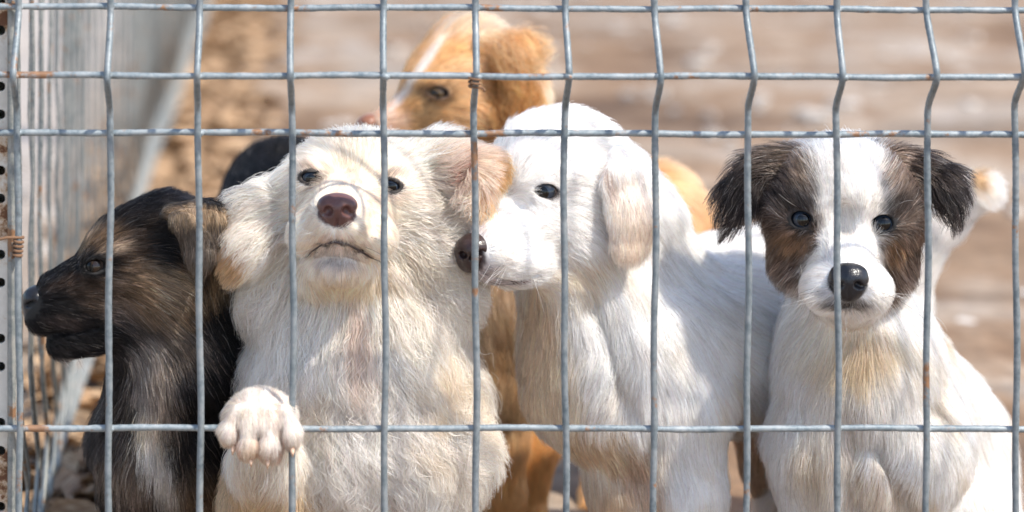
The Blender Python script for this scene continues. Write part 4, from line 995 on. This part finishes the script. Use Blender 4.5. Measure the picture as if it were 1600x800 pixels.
# ------------------------------------------------------------------ black and tan puppy in profile
def puppy_black_tan():
    Y0 = .105
    lo, hi = grid_box(Y0, 10, 640, 170, 1010, -150, 880); lo[2] = -.004
    lo[0] = max(lo[0], -.176)
    fl, fh = grid_box(Y0, 28, 370, 300, 590, -80, 60)
    G = Field(Y0, lo, hi, fl, fh)
    root = empty('puppy', G.pt((290, 700, 250))*np.array([1, 1, 0]))
    tag(root, 'black and tan puppy in profile with its muzzle near the rusty post', 'puppy', 'puppies behind the fence')
    G.nose = (60, 470, 0)
    G.ell((262, 372, 40), (88, 68, 76), (0, 0, 8), k=20)
    G.ell((185, 395, 20), (56, 54, 54), (0, 0, -28), k=35)
    G.ell((250, 440, 10), (72, 62, 56), k=35)                        # cheek
    G.cone((168, 422, 18, 46), (88, 456, 14, 33), 22)                # muzzle top
    G.cone((150, 475, 14, 38), (70, 492, 12, 27), 22)                # upper lip
    G.ell((64, 486, 12), (25, 32, 24), k=14)
    G.cone((190, 503, 20, 36), (98, 539, 14, 24), 16)                # lower jaw
    G.cone((140, 530, 14, 22), (92, 535, 12, 15), 12)
    G.ell((168, 395, -16), (38, 12, 22), (0, 0, -28), k=18)          # brow
    G.cone((276, 410, 60, 76), (284, 560, 75, 92), 40)
    G.cone((280, 560, 75, 104), (272, 690, 90, 118), 40)
    G.cone((335, 560, 110, 96), (372, 520, 330, 108), 50)
    G.cone((372, 510, 330, 104), (450, 322, 700, 124), 50)
    G.cone((420, 450, 560, 110), (450, 520, 700, 100), 40)
    legs(G, [(520, 330, 800, 30), (560, 360, 840, 22)], 20)
    for x, w_ in ((215, 50), (320, 80)):
        gy = foot(G, x, w_-20, 35); legs(G, [(x+5, 690, w_+20, 74), (x, 840, w_, 46), (x, gy-14, w_, 32)], 28)
    for x, w_ in ((400, 640), (500, 680)):
        gy = foot(G, x, w_-30, 34); legs(G, [(x, 520, w_+20, 76), (x, gy-60, w_+30, 30), (x, gy-16, w_, 28)], 26)
    # ear: folded flap hanging from the side of the skull
    G.cone((262, 338, -44, 16), (318, 334, -40, 20), 12, flat=(-.1, -.5, -1, 2.2))
    G.cone((280, 354, -64, 24), (326, 350, -52, 26), 5, flat=(-.25, -.2, -1, 3)); G.cone((290, 364, -72, 30), (306, 402, -82, 23), 5, flat=(-.3, 0, -1, 3)); G.cone((322, 362, -62, 28), (312, 402, -80, 22), 5, flat=(-.2, 0, -1, 3)); G.cone((309, 402, -82, 21), (314, 426, -80, 10), 5, flat=(-.2, 0, -1, 3))
    G.ell((262, 378, -56), (18, 28, 22), (0, 0, -10), k=16, op='sub')
    # mouth line
    for a, b_ in (((62, 520), (100, 522)), ((100, 522), (150, 512)), ((150, 512), (192, 500))):
        G.cone((a[0], a[1], G.surf(*a)+1, 2), (b_[0], b_[1], G.surf(*b_)+1, 2), 4, op='sub')
    e = add_eye(G, root, 148, 416, 16.0, M_EYEBROWN, (-.7, 0, -1), almond=(.95, .55), rot=-12)
    def nose(g):
        g.ell((56, 466, 12), (22, 20, 25), (0, 0, -25), k=4); g.ell((54, 488, 12), (17, 24, 20), k=12)
        g.ell((46, 476, -10), (10, 4, 8), (0, 0, -25), k=4, op='sub'); g.ell((46, 472, 34), (10, 4, 8), (0, 0, -25), k=4, op='sub')
    add_nose(G, root, nose, M_NBLACK, grid_box(Y0, 26, 84, 440, 512, -22, 48))
    K = (.006, .005, .0055); T = (.13, .078, .043); T2 = (.20, .135, .087); BRN = (.028, .018, .012); GR = (.17, .13, .105)
    L = [((255, 370, 0), (95, 72, 90), BRN, .4, 8), ((215, 395, 0), (50, 44, 60), (.05, .031, .02), .6),
         ((260, 310, 20), (100, 26, 90), (.022, .018, .018), .5, 4), ((200, 335, 10), (60, 22, 60), K, .5, -25, .8),
         ((245, 455, -30), (62, 52, 60), T2, .5, 0, .95), ((200, 460, -20), (30, 34, 40), T, .7, 0, .6), ((262, 435, -40), (34, 22, 40), (.36, .27, .18), .8, 0, .6), ((265, 520, 0), (56, 44, 80), GR, .6, 0, .8),
         ((145, 380, -10), (30, 22, 40), T2, .7, -30, .8), ((175, 388, -20), (26, 12, 30), (.40, .30, .22), .8, -20, .8), ((165, 375, 0), (36, 20, 40), T, .8, -30, .7),
         ((150, 455, -10), (46, 30, 40), (.07, .045, .031), .7, -15, .9), ((185, 480, -10), (30, 26, 40), (.17, .125, .10), .7, 0, .6), ((180, 435, -20), (28, 14, 30), (.18, .13, .10), .7, 0, .5),
         ((105, 440, 0), (54, 12, 40), (.04, .024, .017), .7, -25, .8), ((85, 480, 0), (54, 34, 50), K, .5, 0, .85), ((135, 540, 10), (74, 34, 60), K, .4, -8, .95), ((98, 500, 0), (30, 14, 40), (.07, .05, .045), .9, 0, .5),
         ((148, 416, -40), (36, 20, 30), K, .6, -15, .95), ((132, 404, -30), (22, 20, 26), K, .7, -30, .8), ((225, 505, 0), (24, 18, 40), K, .6, 0, .8), ((100, 562, 14), (22, 9, 20), (.5, .45, .42), .8, 0, .6),
         ((310, 378, -70), (50, 56, 36), (.070, .050, .037), .4, 0, 1), ((312, 336, -50), (56, 16, 46), (.30, .20, .115), .6, 0, .85), ((252, 378, -45), (24, 46, 40), (.008, .007, .007), .5, -10, .95), ((345, 330, 20), (30, 34, 70), (.26, .16, .085), .6, 0, .8), ((352, 400, 20), (30, 60, 70), (.24, .15, .08), .6, 0, .8), ((336, 440, 0), (26, 22, 60), (.28, .19, .11), .7, 0, .7),  # black patch left of the ear flap is its shadow, painted into the coat
         ((304, 410, -80), (24, 20, 24), (.16, .125, .10), .7, 0, .8), ((302, 345, -50), (10, 30, 20), (.35, .26, .19), .8, 0, .6),
         ((240, 590, 0), (34, 76, 90), (.32, .27, .24), .7, -12, .9), ((245, 700, 10), (26, 90, 80), (.66, .63, .60), .6, -14, .95), ((190, 640, 30), (36, 90, 70), (.045, .038, .038), .6, 8, .8), ((180, 560, 40), (18, 60, 80), K, .5, 0, .8),
         ((200, 740, 10), (50, 40, 80), (.20, .15, .12), .7, 0, .8), ((330, 780, 10), (70, 40, 80), (.24, .18, .13), .7, 0, .8), ((300, 730, 0), (40, 30, 60), (.14, .11, .09), .8, 0, .7), ((160, 790, 40), (36, 50, 80), K, .6)]
    skin = [((148, 416, e[2]), (20, 13, 30), (.006, .005, .005), .3), ((54, 472, 12), (26, 30, 30), (.008, .008, .008), .3)]
    H = [((80, 450, 0), (1, -.3, 0), 3.5, .2, .15), ((120, 425, 0), (1, -.5, 0), 4, .2, .2), ((90, 490, -10), (1, .2, 0), 4, .22, .2), ((100, 550, 0), (1, .35, 0), 5, .25, .3), ((160, 540, 0), (1, .2, 0), 7, .25, .35), ((150, 460, -25), (1, .15, 0), 6, .22, .35), ((180, 370, 0), (1, -.6, 0), 6, .25, .3), ((160, 395, -30), (.9, -.4, 0), 5, .25, .3), ((185, 440, -35), (1, .1, 0), 7, .25, .4),
         ((240, 330, -10), (1, -.25, 0), 8, .28, .4), ((280, 308, 30), (1, -.1, 0), 9, .35, .4), ((330, 320, 20), (1, .5, 0), 11, .4, .4), ((215, 400, -40), (1, -.1, 0), 8, .25, .4), ((240, 450, -45), (1, .45, 0), 13, .3, .6), ((265, 490, -40), (.8, .9, 0), 15, .32, .65), ((220, 510, -20), (.9, .7, 0), 14, .3, .6),
         ((290, 360, -75), (.1, 1, 0), 4.5, .2, .25), ((325, 360, -65), (.15, 1, 0), 4.5, .2, .25), ((308, 400, -85), (0, 1, 0), 5, .2, .25), ((350, 420, 0), (.3, 1, 0), 13, .35, .5),
         ((240, 580, -20), (.3, 1, 0), 14, .35, .65, .2), ((190, 600, 20), (-.5, .9, 0), 15, .4, .6), ((320, 560, 0), (.5, .9, 0), 18, .35, .65, .2), ((250, 680, -20), (.1, 1, 0), 16, .35, .7, .3), ((180, 700, 20), (-.4, 1, 0), 16, .4, .6, .1), ((330, 680, 0), (.4, .9, 0), 20, .38, .65, .2),
         ((220, 780, 0), (0, 1, 0), 15, .35, .6, .2), ((320, 780, 10), (.3, .9, 0), 18, .4, .6, .2), ((400, 300, 600), (-.3, -.5, .8), 10, .25, .4), ((440, 220, 680), (.2, -.2, 1), 10, .25, .4), ((220, 950, 30), (0, 1, 0), 6, .2), ((380, 480, 300), (0, .4, 1), 13, .3, .5)]
    mask = [((e[0], e[1], e[2]), (17, 11, 30)), ((50, 472, 12), (24, 26, 34))]
    finish_dog(G, root, H, L, K, mask, int(115000*FURN), 8, skin, white=(.025, (.36, .32, .29)), varc=.22, whiskers=[((100, 555), (0, 1, -.1), 9, 5)], longer=1.1, lift=1.1)
    return G

# ------------------------------------------------------------------ ginger puppy behind the others
def puppy_ginger():
    Y0 = .29
    lo, hi = grid_box(Y0, 530, 1130, 0, 880, -130, 560); lo[2] = -.004
    fl, fh = grid_box(Y0, 545, 870, 40, 230, -130, 20)
    G = Field(Y0, lo, hi, fl, fh, hf=.0017)
    root = empty('puppy', G.pt((840, 500, 120))*np.array([1, 1, 0]))
    tag(root, 'ginger puppy with a white blaze standing behind the other puppies', 'puppy', 'puppies behind the fence')
    G.nose = (600, 196, -10)
    G.ell((735, 112, 40), (88, 82, 78), (0, 0, -10), k=20)
    G.ell((690, 140, 0), (66, 62, 56), (0, 0, -30), k=35)
    G.ell((740, 180, 10), (70, 50, 54), k=35)
    G.cone((680, 165, 0, 46), (600, 196, -14, 25), 24)
    G.cone((690, 195, 0, 40), (615, 212, -10, 20), 20)
    G.ell((680, 118, -34), (34, 12, 18), (0, 0, -15), k=16)
    G.cone((775, 160, 70, 78), (800, 330, 90, 88), 40)
    G.cone((785, 330, 70, 78), (772, 560, 70, 90), 40)
    G.cone((800, 470, 90, 96), (985, 400, 270, 112), 50)
    G.ell((1030, 348, 300), (78, 96, 90), k=40)
    gy = foot(G, 775, 40, 30); legs(G, [(772, 600, 66, 76), (778, 690, 60, 42), (782, gy-50, 56, 32), (778, gy-14, 52, 28)], 26)
    gy = foot(G, 830, 120, 30); legs(G, [(830, 560, 120, 60), (838, 690, 120, 34), (830, gy-14, 120, 26)], 26)
    gy = foot(G, 930, 210, 30); legs(G, [(1000, 480, 250, 80), (960, 640, 250, 38), (932, gy-14, 235, 26)], 26)
    gy = foot(G, 1050, 330, 30); legs(G, [(1030, 480, 330, 76), (1050, 620, 330, 36), (1060, gy-14, 340, 26)], 26)
    legs(G, [(1080, 330, 380, 30), (1110, 400, 420, 22), (1120, 470, 430, 16)], 16)
    G.cone((764, 70, -26, 24), (806, 88, -34, 38), 12, flat=(.1, -.2, -1, 2.6)); G.cone((806, 90, -36, 40), (812, 150, -38, 36), 10, flat=(.1, 0, -1, 2.8)); G.cone((812, 150, -38, 34), (800, 176, -34, 20), 8, flat=(.1, 0, -1, 2.8))
    G.cone((820, 70, -34, 18), (852, 98, -30, 11), 8, flat=(.3, -.5, -1, 2))
    e = add_eye(G, root, 684, 145, 15, M_EYEAMBER, (-.5, .25, -1), almond=(1.1, .42), rot=10)
    G.cone((600, 212, G.surf(612, 212), 2.5), (655, 214, G.surf(655, 214)+1, 2.5), 4, op='sub')
    def nose(g):
        g.ell((575, 192, -16), (19, 14, 20), (0, 0, -20), k=4); g.ell((570, 202, -16), (14, 13, 16), k=8)
        g.ell((564, 196, -36), (5, 4, 8), k=4, op='sub')
    add_nose(G, root, nose, M_NTAN, grid_box(Y0, 545, 605, 168, 226, -45, 14))
    O = (.74, .42, .17); DO = (.58, .27, .075); PL = (.85, .70, .52)
    L = [((745, 34, 20), (86, 34, 80), PL, .9, 10, .8), ((745, 120, -30), (50, 34, 50), (.84, .62, .40), .9, 10, .6), ((700, 175, -30), (60, 34, 50), (.66, .38, .17), .8, 0, .8), ((690, 128, -40), (60, 26, 40), (.70, .42, .20), .8, 0, .7),
         ((668, 88, -10), (6.5, 62, 60), (.90, .85, .80), .8, 36, .85), ((625, 150, 0), (7, 42, 40), (.88, .80, .76), .8, 45, .8), ((610, 185, -10), (36, 26, 40), (.80, .60, .50), .8, 0, .7),
         ((808, 125, -36), (60, 76, 30), DO, .5, 0, .95), ((800, 165, -36), (30, 40, 30), (.42, .19, .06), .7, 0, .7), ((845, 100, -30), (16, 22, 30), (.84, .62, .40), .7), ((860, 150, 40), (40, 50, 50), PL, .7), ((815, 80, -36), (46, 20, 30), (.72, .42, .18), .8),
         ((684, 146, -45), (30, 17, 30), (.13, .06, .03), .9, 10, .9), ((790, 500, 20), (100, 200, 150), (.56, .415, .275), .6, 0, .9), ((1040, 330, 300), (110, 100, 140), (.80, .52, .27), .6)]
    skin = [((684, 145, e[2]), (20, 11, 26), (.03, .015, .01), .3, 10), ((572, 196, -16), (22, 18, 26), (.25, .1, .06), .3)]
    H = [((610, 180, -20), (1, -.5, 0), 4, .22, .2), ((650, 160, -30), (1, -.5, 0), 5, .22, .3), ((640, 205, -20), (1, .2, 0), 6, .25, .3), ((670, 90, -10), (.7, -1, 0), 8, .25, .4), ((700, 45, 20), (.5, -1, 0), 13, .5, .5), ((760, 30, 30), (.8, -.5, 0), 13, .5, .5), ((690, 125, -50), (.9, -.3, 0), 6, .22, .3), ((730, 120, -50), (1, 0, 0), 9, .25, .4), ((720, 185, -40), (1, .5, 0), 11, .3, .5),
         ((800, 80, -50), (.5, .8, 0), 17, .45, .7, .8), ((812, 130, -50), (.1, 1, 0), 20, .45, .75, .9), ((800, 175, -45), (-.1, 1, 0), 20, .4, .75, .8), ((850, 95, -40), (.8, -.5, 0), 13, .4, .6, .4), ((850, 140, 20), (.7, .7, 0), 14, .4, .5, .2), ((790, 250, 20), (.1, 1, 0), 15, .35, .5), ((760, 400, 0), (-.1, 1, 0), 15, .3, .5), ((800, 500, 10), (.3, 1, 0), 15, .28, .5), ((770, 620, 10), (0, 1, 0), 13, .28, .5), ((1040, 300, 250), (.9, .5, 0), 12, .25, .4), ((920, 450, 180), (1, .4, 0), 14, .25, .4), ((790, 760, 40), (0, 1, 0), 7, .2), ((960, 700, 230), (0, 1, 0), 7, .2)]
    mask = [((e[0], e[1], e[2]), (17, 10, 30)), ((570, 196, -16), (24, 18, 30))]
    finish_dog(G, root, H, L, O, mask, int(75000*FURN), 9, skin, longer=1.15, lift=1.1)
    return G

GA = puppy_brown_white()
GW = puppy_white()
GC = puppy_cream()
GB = puppy_black_tan()
GR_ = puppy_ginger()
